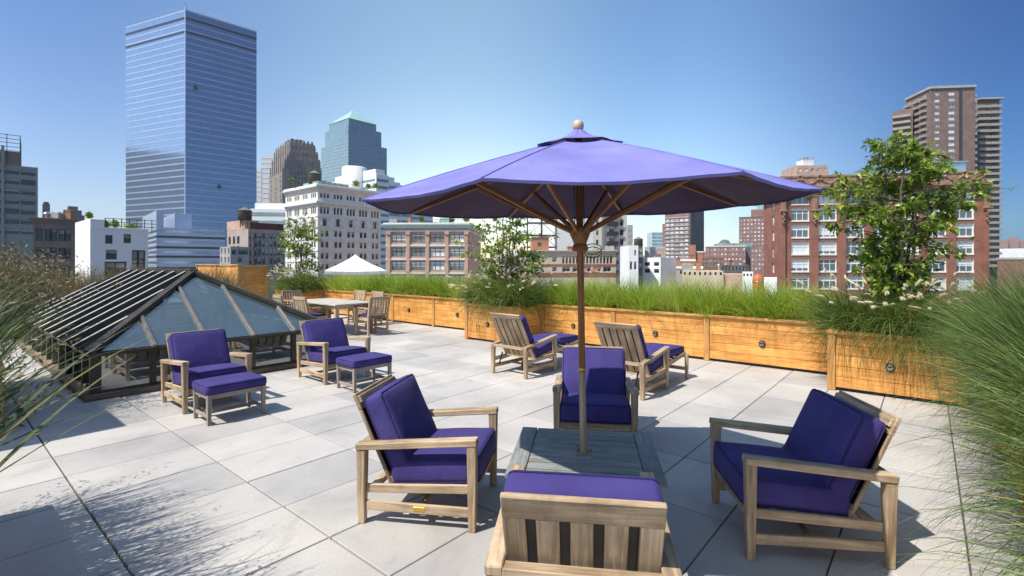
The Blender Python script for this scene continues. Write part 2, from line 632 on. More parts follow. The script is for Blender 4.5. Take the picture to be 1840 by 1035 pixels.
# ------------------------------------------------------------------ setting: street, slab, deck
g = MB()
g.face([(-2590, -2590, STREET), (2590, -2590, STREET), (2590, 2590, STREET), (-2590, 2590, STREET)])
tag(g.build('street_ground', ASPHALT), kind='structure')

SKA0, SKA1, SKB0, SKB1 = 1.38, 4.63, 8.05, 15.0      # skylight footprint in deck axes
TA0, TA1, TB0, TB1 = -2.6, 10.1, -3.2, 18.3          # terrace


def deck_frame(name):
    return empty(name, (0, 0, 0), DROT)


dk = MB()
tint, i_a = [], 0
hole = (SKA0 + 0.12, SKA1 - 0.12, SKB0 + 0.12, SKB1 - 0.12)


def cut(rect):
    x0, x1, y0, y1 = rect
    hx0, hx1, hy0, hy1 = hole
    if x1 <= hx0 or x0 >= hx1 or y1 <= hy0 or y0 >= hy1: return [rect]
    out = []
    if x0 < hx0: out.append((x0, hx0, y0, y1)); x0 = hx0
    if x1 > hx1: out.append((hx1, x1, y0, y1)); x1 = hx1
    if y0 < hy0: out.append((x0, x1, y0, hy0)); y0 = hy0
    if y1 > hy1: out.append((x0, x1, hy1, y1))
    return out


for ia in range(-4, 12):
    for ib in range(-12, 27):
        a0, b0 = 0.75 + 0.9 * ia, 2.88 + 0.6125 * ib
        if a0 > TA1 or b0 > TB1 or a0 + 0.9 < TA0 or b0 + 0.6 < TB0: continue
        t = random.random()
        zt = random.uniform(-0.0015, 0.0015)
        for (x0, x1, y0, y1) in cut((a0 + 0.0065, a0 + 0.8935, b0 + 0.0045, b0 + 0.608)):
            if x1 - x0 < 0.03 or y1 - y0 < 0.03: continue
            n0 = len(dk.v)
            dk.span(x0, x1, y0, y1, -0.05, zt, c=0.004)
            tint += [t] * (len(dk.v) - n0)
deck = dk.build('deck', PAVER)
at = deck.data.attributes.new('tint', 'FLOAT', 'POINT')
at.data.foreach_set('value', np.array(tint, dtype=np.float32))
deck.rotation_euler = (0, 0, DROT)
tag(deck, kind='structure')

sl = MB()
hx0, hx1, hy0, hy1 = hole
for (x0, x1, y0, y1) in ((TA0, hx0, TB0, TB1), (hx1, TA1, TB0, TB1), (hx0, hx1, TB0, hy0), (hx0, hx1, hy1, TB1)):
    sl.span(x0, x1, y0, y1, STREET + 0.01, -0.03, c=0.001)
so = sl.build('roof_slab', SLABM)
so.rotation_euler = (0, 0, DROT)
tag(so, kind='structure')

# ------------------------------------------------------------------ cushions
def cushion_geo(mb, hx, hy, hzz, r, puff, fn, seed=0, mi=0):
    """rounded, slightly puffed box cushion mapped through fn"""
    rr = random.Random(seed)

    def coords(h):
        e = [-h, -h + 0.18 * r, -h + 0.5 * r, -h + r]
        n = max(3, int((2 * h - 2 * r) / 0.05))
        mid = [(-h + r) + (2 * h - 2 * r) * k / n for k in range(1, n)]
        return e + mid + [-x for x in e[::-1]]
    cs = [coords(hx), coords(hy), coords(hzz)]
    hh = (hx, hy, hzz)
    ids, vs, fs = {}, [], []
    ph = [rr.uniform(0, 6) for _ in range(4)]

    def vert(p):
        k = tuple(round(x, 5) for x in p)
        if k in ids: return ids[k]
        q = [max(-(h - r), min(h - r, x)) for x, h in zip(p, hh)]
        d = Vector((p[0] - q[0], p[1] - q[1], p[2] - q[2]))
        if d.length > 1e-9: d = d.normalized() * r
        w = [q[0] + d.x, q[1] + d.y, q[2] + d.z]
        fx, fy, fz = (max(0, 1 - (p[i] / hh[i]) ** 2) for i in range(3))
        s = p[2] / hzz
        w[2] += s * puff * (fx ** 0.5) * (fy ** 0.5)
        w[2] += 0.0035 * math.sin(9 * p[0] + ph[0]) * math.sin(8 * p[1] + ph[1]) * abs(s)
        w[0] += 0.35 * puff * (p[0] / hx) * (fy ** 0.5) * fz
        w[1] += 0.35 * puff * (p[1] / hy) * (fx ** 0.5) * fz
        ids[k] = len(vs)
        vs.append(tuple(w))
        return ids[k]
    for ax in range(3):
        o1, o2 = (ax + 1) % 3, (ax + 2) % 3
        for s in (-1, 1):
            for i in range(len(cs[o1]) - 1):
                for j in range(len(cs[o2]) - 1):
                    q = []
                    for (u, v) in ((i, j), (i + 1, j), (i + 1, j + 1), (i, j + 1)):
                        p = [0, 0, 0]
                        p[ax], p[o1], p[o2] = s * hh[ax], cs[o1][u], cs[o2][v]
                        q.append(vert(p))
                    fs.append(tuple(q if s > 0 else q[::-1]))
    mb.mesh([fn(*p) for p in vs], fs, mi, True)


def piping_loop(hx, hy, z, r, n=5):
    pts = []
    for (sx, sy, a0) in ((1, 1, 0), (-1, 1, 90), (-1, -1, 180), (1, -1, 270)):
        for k in range(n):
            an = R(a0 + 90 * k / (n - 1))
            pts.append((sx * (hx - r) + r * math.cos(an), sy * (hy - r) + r * math.sin(an), z))
    return pts


def cushion(name, parent, hx, hy, hzz, mtx, seed, r=0.035, puff=0.018):
    fn = lambda x, y, z: mtx @ Vector((x, y, z))
    mb = MB()
    cushion_geo(mb, hx, hy, hzz, r, puff, fn, seed)
    c = mb.build(name, PURPLE, parent)
    pm = MB()
    for s in (-1, 1):
        pts = [fn(*p) for p in piping_loop(hx - 0.006, hy - 0.006, s * (hzz - 0.008), 0.03)]
        pm.tube(pts, 0.0055, 6, closed=True)
    pm.build('piping', PIPE, c)
    return c


def frame_mtx(origin, xdir, ydir=(0, 1, 0)):
    X = Vector(xdir).normalized()
    Yv = Vector(ydir).normalized()
    Z = X.cross(Yv).normalized()
    M = Matrix((X, Yv, Z)).transposed().to_4x4()
    M.translation = Vector(origin)
    return M


# ------------------------------------------------------------------ armchair, faces local +x
def one(fnc, name, mats, parent):
    mb = MB()
    fnc(mb)
    return mb.build(name, mats, parent)


def chair_frame(t, wd, rear_z=0.53, front_z=0.60, xr=-0.375, xf=0.375, y=0.345):
    for sx, zt in ((xr, rear_z), (xf, front_z)):
        for s in (-1, 1):
            one(lambda m: m.beam((sx, s * y, 0), (sx, s * y, zt - 0.044), 0.046, 0.046, (1, 0, 0), (1.38, 1.38)), 'leg', wd, t)
    for s in (-1, 1):
        one(lambda m: m.beam((xr - 0.035, s * y, rear_z - 0.024), (xf + 0.035, s * y, front_z - 0.022), 0.074, 0.044, c=0.006), 'arm', wd, t)
        one(lambda m: m.beam((xr + 0.03, s * (y - 0.012), 0.225), (xf - 0.03, s * (y - 0.012), 0.262), 0.026, 0.055), 'side_rail', wd, t)
        one(lambda m: m.beam((xr + 0.026, s * y, 0.118), (xf - 0.026, s * y, 0.118), 0.024, 0.06), 'stretcher', wd, t)
    one(lambda m: m.beam((xf, -y + 0.03, 0.252), (xf, y - 0.03, 0.252), 0.026, 0.06), 'front_rail', wd, t)
    one(lambda m: m.beam((xr - 0.004, -y + 0.034, rear_z - 0.028), (xr - 0.004, y - 0.034, rear_z - 0.028), 0.06, 0.036), 'rear_rail', wd, t)
    one(lambda m: m.beam((0.02, -y + 0.014, 0.118), (0.02, y - 0.014, 0.118), 0.04, 0.03), 'cross_stretcher', wd, t)


def slat_back(t, wd, xb, zb, xt, zt, width, n, gap, top=0.115):
    """leaning back: n upright slats under a top rail"""
    d = Vector((xt - xb, 0, zt - zb))
    L = d.length
    d.normalize()
    nrm = Vector((d.z, 0, -d.x))
    m = MB()
    sw = (width - (n - 1) * gap) / n
    p0 = Vector((xb, 0, zb))
    for k in range(n):
        yy = -width / 2 + sw / 2 + k * (sw + gap)
        o = Vector((0, yy, 0))
        m.beam(p0 + o, p0 + d * (L - top) + o, sw, 0.020, nrm)
    m.beam(p0 + d * (L - top / 2) + Vector((0, -width / 2, 0)), p0 + d * (L - top / 2) + Vector((0, width / 2, 0)), top, 0.026, nrm)
    for q in (0.05, 0.93):
        c = p0 + d * L * q + nrm * 0.022
        m.beam(c + Vector((0, -width / 2 + 0.01, 0)), c + Vector((0, width / 2 - 0.01, 0)), 0.05, 0.022, nrm)
    m.build('backrest', wd, t)
    return d, nrm, p0, L


def make_armchair(label):
    t = empty('armchair', label=label, cat='armchair', group='teak armchairs with purple cushions')
    chair_frame(t, TEAK)
    one(lambda m: [m.beam((-0.3 + 0.115 * k, -0.325, 0.232 + 0.006 * k), (-0.3 + 0.115 * k, 0.325, 0.232 + 0.006 * k), 0.07, 0.018) for k in range(6)], 'seat_slats', TEAK, t)
    d, nrm, p0, L = slat_back(t, TEAK, -0.185, 0.235, -0.455, 0.835, 0.62, 5, 0.041)
    tilt = Vector((0.74, 0, 0.05)).normalized()
    cushion('seat_cushion', t, 0.30, 0.315, 0.082, frame_mtx((0.105, 0, 0.353), tilt), 1)
    # back cushion: its local x runs down the back, z faces the sitter
    cen = p0 + d * (L - 0.325) + nrm * 0.112
    X = d if d.cross(Vector((0, 1, 0))).dot(nrm) > 0 else d * -1
    bc = cushion('back_cushion', t, 0.265, 0.312, 0.072, frame_mtx(cen, X), 2, puff=0.028)
    bk_ = MB()   # black sheet painting the shade seen between the back slats
    cc = cen - nrm * 0.1015
    bk_.beam(cc - d * 0.245, cc + d * 0.225, 0.588, 0.002, nrm, c=0.0005)
    bk_.build('slat_gap_shade', BLACK, bc)
    pl = MB()
    pl.box((0.02, -0.3585, 0.12), (0.075, 0.003, 0.028), c=0.001)
    pl.build('maker_plate', BRASS, t)
    return t


def make_lounger(label):
    t = empty('sun_lounger', label=label, cat='sun lounger', group='teak loungers facing the planter wall')
    y = 0.325
    chair_frame(t, TEAK, 0.47, 0.585, -0.38, 0.36, y)
    for s in (-1, 1):
        one(lambda m: m.beam((1.13, s * (y - 0.01), 0), (1.13, s * (y - 0.01), 0.375), 0.04, 0.04, (1, 0, 0), (1.2, 1.2)), 'foot_leg', TEAK, t)
        one(lambda m: m.beam((-0.25, s * (y - 0.042), 0.225), (1.15, s * (y - 0.042), 0.375), 0.028, 0.06), 'long_rail', TEAK, t)
    one(lambda m: m.beam((1.13, -y + 0.03, 0.15), (1.13, y - 0.03, 0.15), 0.026, 0.05), 'foot_stretcher', TEAK, t)
    one(lambda m: [m.beam((-0.1 + 0.125 * k, -0.27, 0.262 + 0.0134 * k), (-0.1 + 0.125 * k, 0.27, 0.262 + 0.0134 * k), 0.08, 0.018) for k in range(10)], 'seat_slats', TEAK, t)
    d, nrm, p0, L = slat_back(t, TEAK, -0.10, 0.25, -0.50, 0.955, 0.6, 6, 0.02, 0.085)
    cushion('seat_cushion', t, 0.325, 0.275, 0.065, frame_mtx((0.24, 0, 0.375), Vector((1, 0, 0.20))), 3)
    cushion('foot_cushion', t, 0.30, 0.275, 0.055, frame_mtx((0.865, 0, 0.432), Vector((1, 0, -0.03))), 4)
    cen = p0 + d * (L - 0.425) + nrm * 0.078
    X = d if d.cross(Vector((0, 1, 0))).dot(nrm) > 0 else d * -1
    cushion('back_cushion', t, 0.34, 0.285, 0.05, frame_mtx(cen, X), 5, puff=0.02)
    pr = MB()
    for s in (-1, 1): pr.tube([(-0.36, s * 0.22, 0.15), (-0.28, s * 0.22, 0.33)], 0.012, 6)
    pr.build('prop_bar', BLACK, t)
    return t


def make_ottoman(label):
    t = empty('ottoman', label=label, cat='ottoman', group='teak ottomans with purple cushions')
    for x in (-0.195, 0.195):
        for y in (-0.28, 0.28):
            one(lambda m: m.beam((x, y, 0), (x, y, 0.325), 0.036, 0.036, (1, 0, 0), (1.35, 1.35)), 'leg', TEAK_GREY, t)
    for x in (-0.195, 0.195):
        one(lambda m: m.beam((x, -0.256, 0.298), (x, 0.256, 0.298), 0.026, 0.05), 'apron', TEAK_GREY, t)
    for y in (-0.28, 0.28):
        one(lambda m: m.beam((-0.171, y, 0.298), (0.171, y, 0.298), 0.026, 0.05), 'apron', TEAK_GREY, t)
        one(lambda m: m.beam((-0.175, y, 0.085), (0.175, y, 0.085), 0.022, 0.036), 'stretcher', TEAK_GREY, t)
    one(lambda m: m.beam((0, -0.269, 0.086), (0, 0.269, 0.086), 0.022, 0.032), 'cross_stretcher', TEAK_GREY, t)
    one(lambda m: [m.beam((-0.15 + 0.1 * k, -0.266, 0.309), (-0.15 + 0.1 * k, 0.266, 0.309), 0.06, 0.016) for k in range(4)], 'seat_slats', TEAK_GREY, t)
    cushion('cushion', t, 0.225, 0.315, 0.048, Matrix.Translation((0, 0, 0.372)), 6, 0.03, 0.014)
    return t


def place(o, loc, heading):
    o.location = loc
    o.rotation_euler = (0, 0, R(heading))


arm1 = make_armchair('teak armchair left of the slatted table, sunlit, facing right toward the umbrella pole')
place(arm1, (-0.57, 3.58, 0), -9)
dup(arm1, (1.80, 3.19, 0), R(173.4), 'shaded teak armchair right of the slatted table, beside the tall grass')
dup(arm1, (0.80, 4.83, 0), R(-98), 'armchair facing the camera behind the umbrella pole, across the slatted table')
dup(arm1, (0.325, 2.31, 0), R(82), 'nearest armchair, seen from behind with its pale slatted back')
dup(arm1, D(2.28, 6.87), DROT + R(-90), 'armchair with ottoman before the glass skylight, nearer the left edge of the photo')
dup(arm1, D(4.02, 6.90), DROT + R(-90), 'armchair with ottoman beside the right end of the skylight, near the dining table')
ot = make_ottoman('purple cushioned ottoman in front of the armchair on the left by the skylight')
place(ot, D(2.24, 6.03), 50 - 90)
dup(ot, D(3.98, 6.03), DROT + R(-90), 'purple cushioned ottoman before the armchair nearest the dining table')
lo = make_lounger('teak lounger seen from behind, in front of the planter box with tree')
place(lo, D(6.15, 4.90), 50)
dup(lo, D(6.20, 3.07), DROT, 'teak lounger seen from behind, partly hidden by the armchair behind the umbrella pole')

# ------------------------------------------------------------------ low slatted table with the umbrella hole
TABLE_WOOD = wood('table_wood', (0.15, 0.16, 0.15), (0.34, 0.345, 0.325), 0.8)
TBL = Vector((0.475, 3.245, 0))
t = empty('slatted_table', TBL, R(-8.5), 'low grey slatted teak table with the purple umbrella pole through it', 'table')
for x in (-0.40, 0.40):
    for y in (-0.36, 0.36):
        one(lambda m: m.beam((x, y, 0), (x, y, 0.445), 0.05, 0.05, (1, 0, 0), (1.2, 1.2)), 'leg', TABLE_WOOD, t)
m = MB()
for s in (-1, 1): m.span(s * 0.405 - 0.055, s * 0.405 + 0.055, -0.42, 0.42, 0.46, 0.492)
for k in range(8):
    y0 = -0.417 + k * 0.1063
    if k in (3, 4):
        m.span(-0.345, -0.045, y0, y0 + 0.090, 0.46, 0.49)
        m.span(0.045, 0.345, y0, y0 + 0.090, 0.46, 0.49)
        if k == 3: m.span(-0.044, 0.044, y0, y0 + 0.06, 0.46, 0.49)
        else: m.span(-0.044, 0.044, y0 + 0.04, y0 + 0.090, 0.46, 0.49)
    else:
        m.span(-0.345, 0.345, y0, y0 + 0.090, 0.46, 0.49)
m.build('tabletop', TABLE_WOOD, t)
for y in (-0.36, 0.36): one(lambda m: m.beam((-0.37, y, 0.42), (0.37, y, 0.42), 0.026, 0.075), 'apron', TABLE_WOOD, t)
for x in (-0.40, 0.40): one(lambda m: m.beam((x, -0.33, 0.42), (x, 0.33, 0.42), 0.026, 0.075), 'apron', TABLE_WOOD, t)

# ------------------------------------------------------------------ umbrella
UB = empty('market_umbrella', (0.475, 3.245, 0), R(-2), 'large purple octagonal market umbrella on a wooden pole', 'umbrella')
UB.rotation_euler = (R(1.9), R(-1.1), R(-2))
RU, ZR, ZT = 1.335, 2.11, 2.525
prof_r = [0.30, 0.62, 0.98, RU]


def cz(r):   # canopy height over radius, a little convex
    s = r / RU
    return ZT - (ZT - ZR) * (0.86 * s + 0.14 * s * s)


def canopy_ring(r0, r1, nr, dz=0.0, sag=0.024, sub=16):
    vs, fs = [], []
    for i in range(nr + 1):
        r = r0 + (r1 - r0) * i / nr
        for k in range(8):
            a0, a1 = R(22.5 + 45 * k), R(22.5 + 45 * (k + 1))
            for j in range(sub):
                u = j / sub
                x = r * ((1 - u) * math.cos(a0) + u * math.cos(a1))
                y = r * ((1 - u) * math.sin(a0) + u * math.sin(a1))
                z = cz(r) + dz - sag * math.sin(math.pi * u) * math.sin(math.pi * min(1, r / RU) * 0.62) * 1.1
                z += 0.0011 * math.sin(2 * math.pi * 5 * u) * max(0, r / RU - 0.8) / 0.2     # puckers along the hem
                z += 0.004 * math.sin(math.pi * u) * math.sin(2 * math.pi * u + 2.3 * k) * math.sin(5.0 * r + k)               # slack cloth
                vs.append((x, y, z))
    n = 8 * sub
    for i in range(nr):
        for k in range(n):
            k2 = (k + 1) % n
            fs.append((i * n + k, i * n + k2, (i + 1) * n + k2, (i + 1) * n + k))
    return vs, fs


m = MB()
vs, fs = canopy_ring(0.20, RU, 10)
m.mesh(vs, [f[::-1] for f in fs], 0, True)
# hem: short fold turned under the rim
n = 128
rim = vs[-n:]
hem = [(x * 0.994, y * 0.994, z - 0.012) for (x, y, z) in rim]
m.mesh(rim + hem, [(k, n + k, n + (k + 1) % n, (k + 1) % n) for k in range(n)], 0, False)
can = m.build('canopy', CANOPY, UB)
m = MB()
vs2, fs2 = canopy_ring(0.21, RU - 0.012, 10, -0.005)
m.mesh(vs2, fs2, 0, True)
m.build('underside_shade', UNDER_SHADE, can)  # dark sheet painting the shade under the canopy
m = MB()   # seams over the ribs
for k in range(8):
    a = R(22.5 + 45 * k)
    m.tube([(r * math.cos(a), r * math.sin(a), cz(r) + 0.001) for r in (0.20, 0.55, 0.83, 1.1, RU)], 0.004, 5)
m.build('seam', CANOPY, can)
m = MB()
vs, fs = canopy_ring(0.02, 0.285, 6, 0.022, 0.006)
vs = [(x, y, z + 0.05 * max(0, 1 - math.hypot(x, y) / 0.11) ** 1.5) for (x, y, z) in vs]
m.mesh(vs, [f[::-1] for f in fs], 0, True)
m.build('vent_cap', CANOPY, UB)
m = MB()
m.tube([(0, 0, 1.035), (0, 0, 1.8), (0, 0, 2.555)], 0.022, 16)
m.tube([(0, 0, 0.0), (0, 0, 0.5), (0, 0, 1.034)], 0.0215, 16, mi=2)
m.tube([(0, 0, 1.02), (0, 0, 1.05)], 0.0235, 16, mi=1)
m.build('pole', [TEAK_OILED, BRASS, wood('pole_wood', (0.30, 0.19, 0.10), (0.62, 0.44, 0.27), 0.6)], UB)
m = MB()
m.lathe([(0.0, 2.565), (0.024, 2.568), (0.033, 2.580), (0.036, 2.600), (0.031, 2.620), (0.018, 2.632), (0.0, 2.636)], 16)
m.build('finial', plain('pale_wood', (0.55, 0.40, 0.27), 0.5), UB)
m = MB()
m.lathe([(0.022, 1.80), (0.050, 1.80), (0.053, 1.815), (0.046, 1.835), (0.040, 1.85), (0.062, 1.90), (0.072, 1.935), (0.068, 1.95), (0.022, 1.95)], 16)
m.build('lower_hub', TEAK_OILED, UB)
m = MB()
m.lathe([(0.022, 2.43), (0.05, 2.43), (0.055, 2.465), (0.045, 2.49), (0.022, 2.49)], 16)
m.build('upper_hub', TEAK_OILED, UB)
for k in range(8):
    a = R(22.5 + 45 * k)
    c, s = math.cos(a), math.sin(a)
    m = MB()
    m.beam((0.05 * c, 0.05 * s, 2.455), ((RU - 0.03) * c, (RU - 0.03) * s, ZR - 0.004), 0.020, 0.030, taper=(0.9, 0.7), c=0.003)
    rib = m.build('rib', TEAK_OILED, UB)
    m = MB()
    m.beam((0.055 * c, 0.055 * s, 1.925), (0.74 * c, 0.74 * s, 2.455 - (2.455 - ZR) * 0.53 - 0.02), 0.020, 0.028, c=0.003)
    m.build('strut', TEAK_OILED, rib)
m = MB()
for q, ph in ((0.0, 0.0), (0.8, 0.02)):
    m.tube([(0.05 + 0.055 * math.sin(x) * 1.0 + 0.03, 0.0 + 0.02 * math.cos(2 * x + q), 1.79 + ph + 0.035 * math.cos(x)) for x in [i * 0.52 for i in range(13)]], 0.003, 5)
for sx in (-0.03, 0.03): m.tube([(sx, 0.02, 2.44), (sx, 0.02, 1.94)], 0.003, 5)
m.build('cord', BLACK, UB)

# ------------------------------------------------------------------ dining set
dt = empty('dining_table', D(6.72, 11.6), DROT, 'long pale teak dining table beside the planter wall, chairs around it', 'dining table')
for x in (-0.47, 0.47):
    for y in (-0.98, 0.98):
        one(lambda m: m.beam((x, y, 0), (x, y, 0.72), 0.08, 0.08, (1, 0, 0)), 'leg', TEAK, dt)
one(lambda m: [m.span(-0.56 + 0.1245 * k, -0.56 + 0.1245 * k + 0.118, -1.1, 1.1, 0.725, 0.76) for k in range(9)], 'tabletop', TEAK_PALE, dt)
for x in (-0.47, 0.47): one(lambda m: m.beam((x, -0.94, 0.68), (x, 0.94, 0.68), 0.03, 0.085), 'apron', TEAK, dt)
for y in (-0.98, 0.98): one(lambda m: m.beam((-0.43, y, 0.68), (0.43, y, 0.68), 0.03, 0.085), 'apron', TEAK, dt)


def make_dining_chair(label):
    t = empty('dining_chair', label=label, cat='dining chair', group='teak dining chairs round the long table')
    y = 0.265
    for s in (-1, 1):
        one(lambda m: m.beam((0.24, s * y, 0), (0.24, s * y, 0.635), 0.045, 0.05, (1, 0, 0)), 'leg', TEAK, t)

        def rear(m):
            m.beam((-0.25, s * y, 0), (-0.25, s * y, 0.46), 0.045, 0.045, (1, 0, 0))
            m.beam((-0.25, s * y, 0.46), (-0.33, s * y, 0.92), 0.045, 0.045, (1, 0, 0))
        one(rear, 'leg', TEAK, t)
        one(lambda m: m.beam((-0.28, s * y, 0.645), (0.28, s * y, 0.655), 0.06, 0.03), 'arm', TEAK, t)
        one(lambda m: m.beam((-0.225, s * y, 0.39), (0.215, s * y, 0.39), 0.024, 0.06), 'side_rail', TEAK, t)
        one(lambda m: m.beam((-0.225, s * y, 0.12), (0.215, s * y, 0.12), 0.022, 0.04), 'stretcher', TEAK, t)
    one(lambda m: m.beam((0.24, -y + 0.024, 0.39), (0.24, y - 0.024, 0.39), 0.024, 0.06), 'front_rail', TEAK, t)
    one(lambda m: [m.beam((-0.2 + 0.085 * k, -y + 0.02, 0.428), (-0.2 + 0.085 * k, y - 0.02, 0.428), 0.07, 0.016) for k in range(6)], 'seat', TEAK, t)
    m = MB()
    d0, d1 = Vector((-0.255, 0, 0.50)), Vector((-0.33, 0, 0.92))
    for k in range(6):
        o = Vector((0, -0.197 + 0.079 * k, 0))
        m.beam(d0 + o, d1 - Vector((-0.012, 0, 0.06)) + o, 0.055, 0.016, (1, 0, 0.2))
    m.beam((-0.324, -y + 0.024, 0.885), (-0.324, y - 0.024, 0.885), 0.026, 0.075)
    m.beam((-0.256, -y + 0.024, 0.49), (-0.256, y - 0.024, 0.49), 0.026, 0.05)
    m.build('backrest', TEAK, t)
    cushion('seat_cushion', t, 0.235, 0.235, 0.03, Matrix.Translation((0.005, 0, 0.462)), 8, 0.025, 0.008)
    return t


dc = make_dining_chair('dining chair at the near end of the long table, its slatted back to us')
place(dc, D(7.02, 10.32), 50 + 90)
dup(dc, D(8.02, 12.85), DROT + R(180), 'dining chair on the wall side of the long table, farther from the corner post')
dup(dc, D(8.0, 11.95), DROT + R(180), 'dining chair on the wall side of the long table, just behind the nearest dining chair')
dup(dc, D(6.12, 11.5), DROT + R(3), 'dining chair on the skylight side of the long table, its slats catching sun')
dup(dc, D(6.10, 12.55), DROT + R(-5), 'dining chair half hidden by the skylight, farthest along that side of the table')
dup(dc, D(7.0, 14.0), DROT + R(-90), 'dining chair at the far end of the long table, facing us')

# ------------------------------------------------------------------ skylight
SW, SD, SE, SH, SR = SKA1 - SKA0, SKB1 - SKB0, 0.60, 1.54, (SKA1 - SKA0) / 2
sk = empty('glass_skylight', D(SKA0, SKB0), DROT, 'hipped glass skylight with dark glazing bars set into the terrace floor', 'skylight')
SILL = wood('sill_wood', (0.10, 0.065, 0.04), (0.22, 0.16, 0.11), 0.8)
rise = (SH - SE) / SR
for (x0, x1, y0, y1) in ((-0.09, SW + 0.09, -0.09, 0.05), (-0.09, SW + 0.09, SD - 0.05, SD + 0.09), (-0.09, 0.05, 0.053, SD - 0.053), (SW - 0.05, SW + 0.09, 0.053, SD - 0.053)):
    one(lambda m: m.span(x0, x1, y0, y1, 0.004, 0.075, 0.008), 'sill', SILL, sk)
NX, NY = 5, 12
fx = [SW * k / NX for k in range(NX + 1)]
fy = [SD * k / NY for k in range(NY + 1)]
pin = 0.04


def pane(pts, name='side_pane'):
    m = MB()
    m.face(pts)
    return m.build(name, SKYGLASS, sk)


for k, x in enumerate(fx):
    xx = min(max(x, pin), SW - pin)
    wdt = 0.11 if k in (0, NX) else 0.065
    for y in (pin, SD - pin):
        one(lambda m: m.span(xx - wdt / 2, xx + wdt / 2, y - 0.045, y + 0.045, 0.0755, SE - 0.06), 'post', BRONZE, sk)
for k, y in enumerate(fy[1:-1]):
    for x in (pin, SW - pin):
        one(lambda m: m.span(x - 0.045, x + 0.045, y - 0.035, y + 0.035, 0.0755, SE - 0.06), 'post', BRONZE, sk)
for k in range(NX):
    for y in (pin, SD - pin):
        pane([(fx[k] + 0.02, y, 0.078), (fx[k + 1] - 0.02, y, 0.078), (fx[k + 1] - 0.02, y, SE - 0.062), (fx[k] + 0.02, y, SE - 0.062)])
for k in range(NY):
    for x in (pin, SW - pin):
        pane([(x, fy[k] + 0.02, 0.078), (x, fy[k + 1] - 0.02, 0.078), (x, fy[k + 1] - 0.02, SE - 0.062), (x, fy[k] + 0.02, SE - 0.062)])
for (x0, x1, y0, y1) in ((-0.04, SW + 0.04, -0.04, 0.09), (-0.04, SW + 0.04, SD - 0.09, SD + 0.04), (-0.04, 0.09, 0.093, SD - 0.093), (SW - 0.09, SW + 0.04, 0.093, SD - 0.093)):
    one(lambda m: m.span(x0, x1, y0, y1, SE - 0.059, SE - 0.012, 0.006), 'eave_beam', BRONZE, sk)
A_, B_, C_, D_ = (0, 0, SE), (SW, 0, SE), (SW, SD, SE), (0, SD, SE)
E_, F_ = (SR, SR, SH), (SR, SD - SR, SH)
pane([A_, B_, E_], 'roof_glass')
pane([C_, D_, F_], 'roof_glass')
pane([D_, A_, E_, F_], 'roof_glass')
pane([B_, C_, F_, E_], 'roof_glass')


def bar(p0, p1, w, h, up, mat, name, lift):
    p0, p1 = Vector(p0), Vector(p1)
    u = Vector(up).normalized()
    one(lambda m: m.beam(p0 + u * lift, p1 + u * lift, w, h, u), name, mat, sk)


nf, nb = Vector((0, -rise, 1)), Vector((0, rise, 1))
nl, nr_ = Vector((-rise, 0, 1)), Vector((rise, 0, 1))
for x in fx[1:-1]:
    e = min(x, SW - x)
    bar((x, -0.03, SE - 0.03 * rise), (x, e - 0.05, SE + (e - 0.05) * rise), 0.045, 0.05, nf, BAR, 'rafter', 0.018)
    bar((x, SD + 0.03, SE - 0.03 * rise), (x, SD - e + 0.05, SE + (e - 0.05) * rise), 0.045, 0.05, nb, BAR, 'rafter', 0.018)
for y in fy[1:-1]:
    e = min(SR, y, SD - y) - 0.05
    bar((-0.05, y, SE - 0.05 * rise), (e, y, SE + e * rise), 0.05, 0.085, nl, BRONZE, 'rafter', 0.03)
    bar((SW + 0.05, y, SE - 0.05 * rise), (SW - e, y, SE + e * rise), 0.05, 0.085, nr_, BRONZE, 'rafter', 0.03)
    bar((-0.06, y, SE - 0.06 * rise), (e, y, SE + e * rise), 0.046, 0.012, nl, BAR_LIT, 'rafter_lit_top', 0.079)  # pale strip stands in for sunlight reflecting off the bar top
    bar((SW + 0.06, y, SE - 0.06 * rise), (SW - e, y, SE + e * rise), 0.046, 0.012, nr_, BAR_LIT, 'rafter_lit_top', 0.079)
for c, rdg in ((A_, E_), (B_, E_), (C_, F_), (D_, F_)):
    v = Vector(rdg) - Vector(c)
    side = v.cross(Vector((0, 0, 1)))
    bar(Vector(c) - v.normalized() * 0.06, rdg, 0.10, 0.07, side.cross(v), BRONZE, 'hip_cap', 0.03)
bar((SR, SR - 0.04, SH), (SR, SD - SR + 0.04, SH), 0.12, 0.09, (0, 0, 1), BRONZE, 'ridge_cap', 0.03)
# room below: floor and a pale table-high counter
m = MB()
m.span(0.13, SW - 0.13, 0.13, SD - 0.13, -2.9, -2.8, 0.001)
m.build('shaft_floor', wood('oak_floor', (0.12, 0.07, 0.035), (0.25, 0.16, 0.08), 0.5, 20), sk)
m = MB()
m.span(0.125, 0.15, 0.16, SD - 0.16, -2.79, -0.4, 0.002)
m.span(0.16, SW - 0.16, SD - 0.16, SD - 0.135, -2.79, -0.4, 0.002)
m.build('shaft_lining', plain('white_plaster', (0.55, 0.54, 0.52), 0.8), sk)

# ------------------------------------------------------------------ stair bulkhead left of the frame (its shadow falls into view)
bk = empty('stair_bulkhead', D(-2.2, 6.97), DROT, 'pale rendered stair bulkhead left of the skylight', 'bulkhead')
m = MB()
m.span(0, 2.0, 0, 3.38, 0.002, 2.42, 0.01)
m.build('wall', stone('pale_render', (0.5, 0.48, 0.45), (0.58, 0.56, 0.53), 3, 0.9, 0.2), bk)
m = MB()
m.span(-0.03, 2.0, -0.03, 3.41, 2.422, 2.5, 0.006)
m.build('coping', STEEL, bk)
m = MB()
m.span(2.002, 2.05, 1.2, 2.1, 0.01, 2.05, 0.006)
m.build('door', plain('door_grey', (0.12, 0.13, 0.14), 0.5), bk)

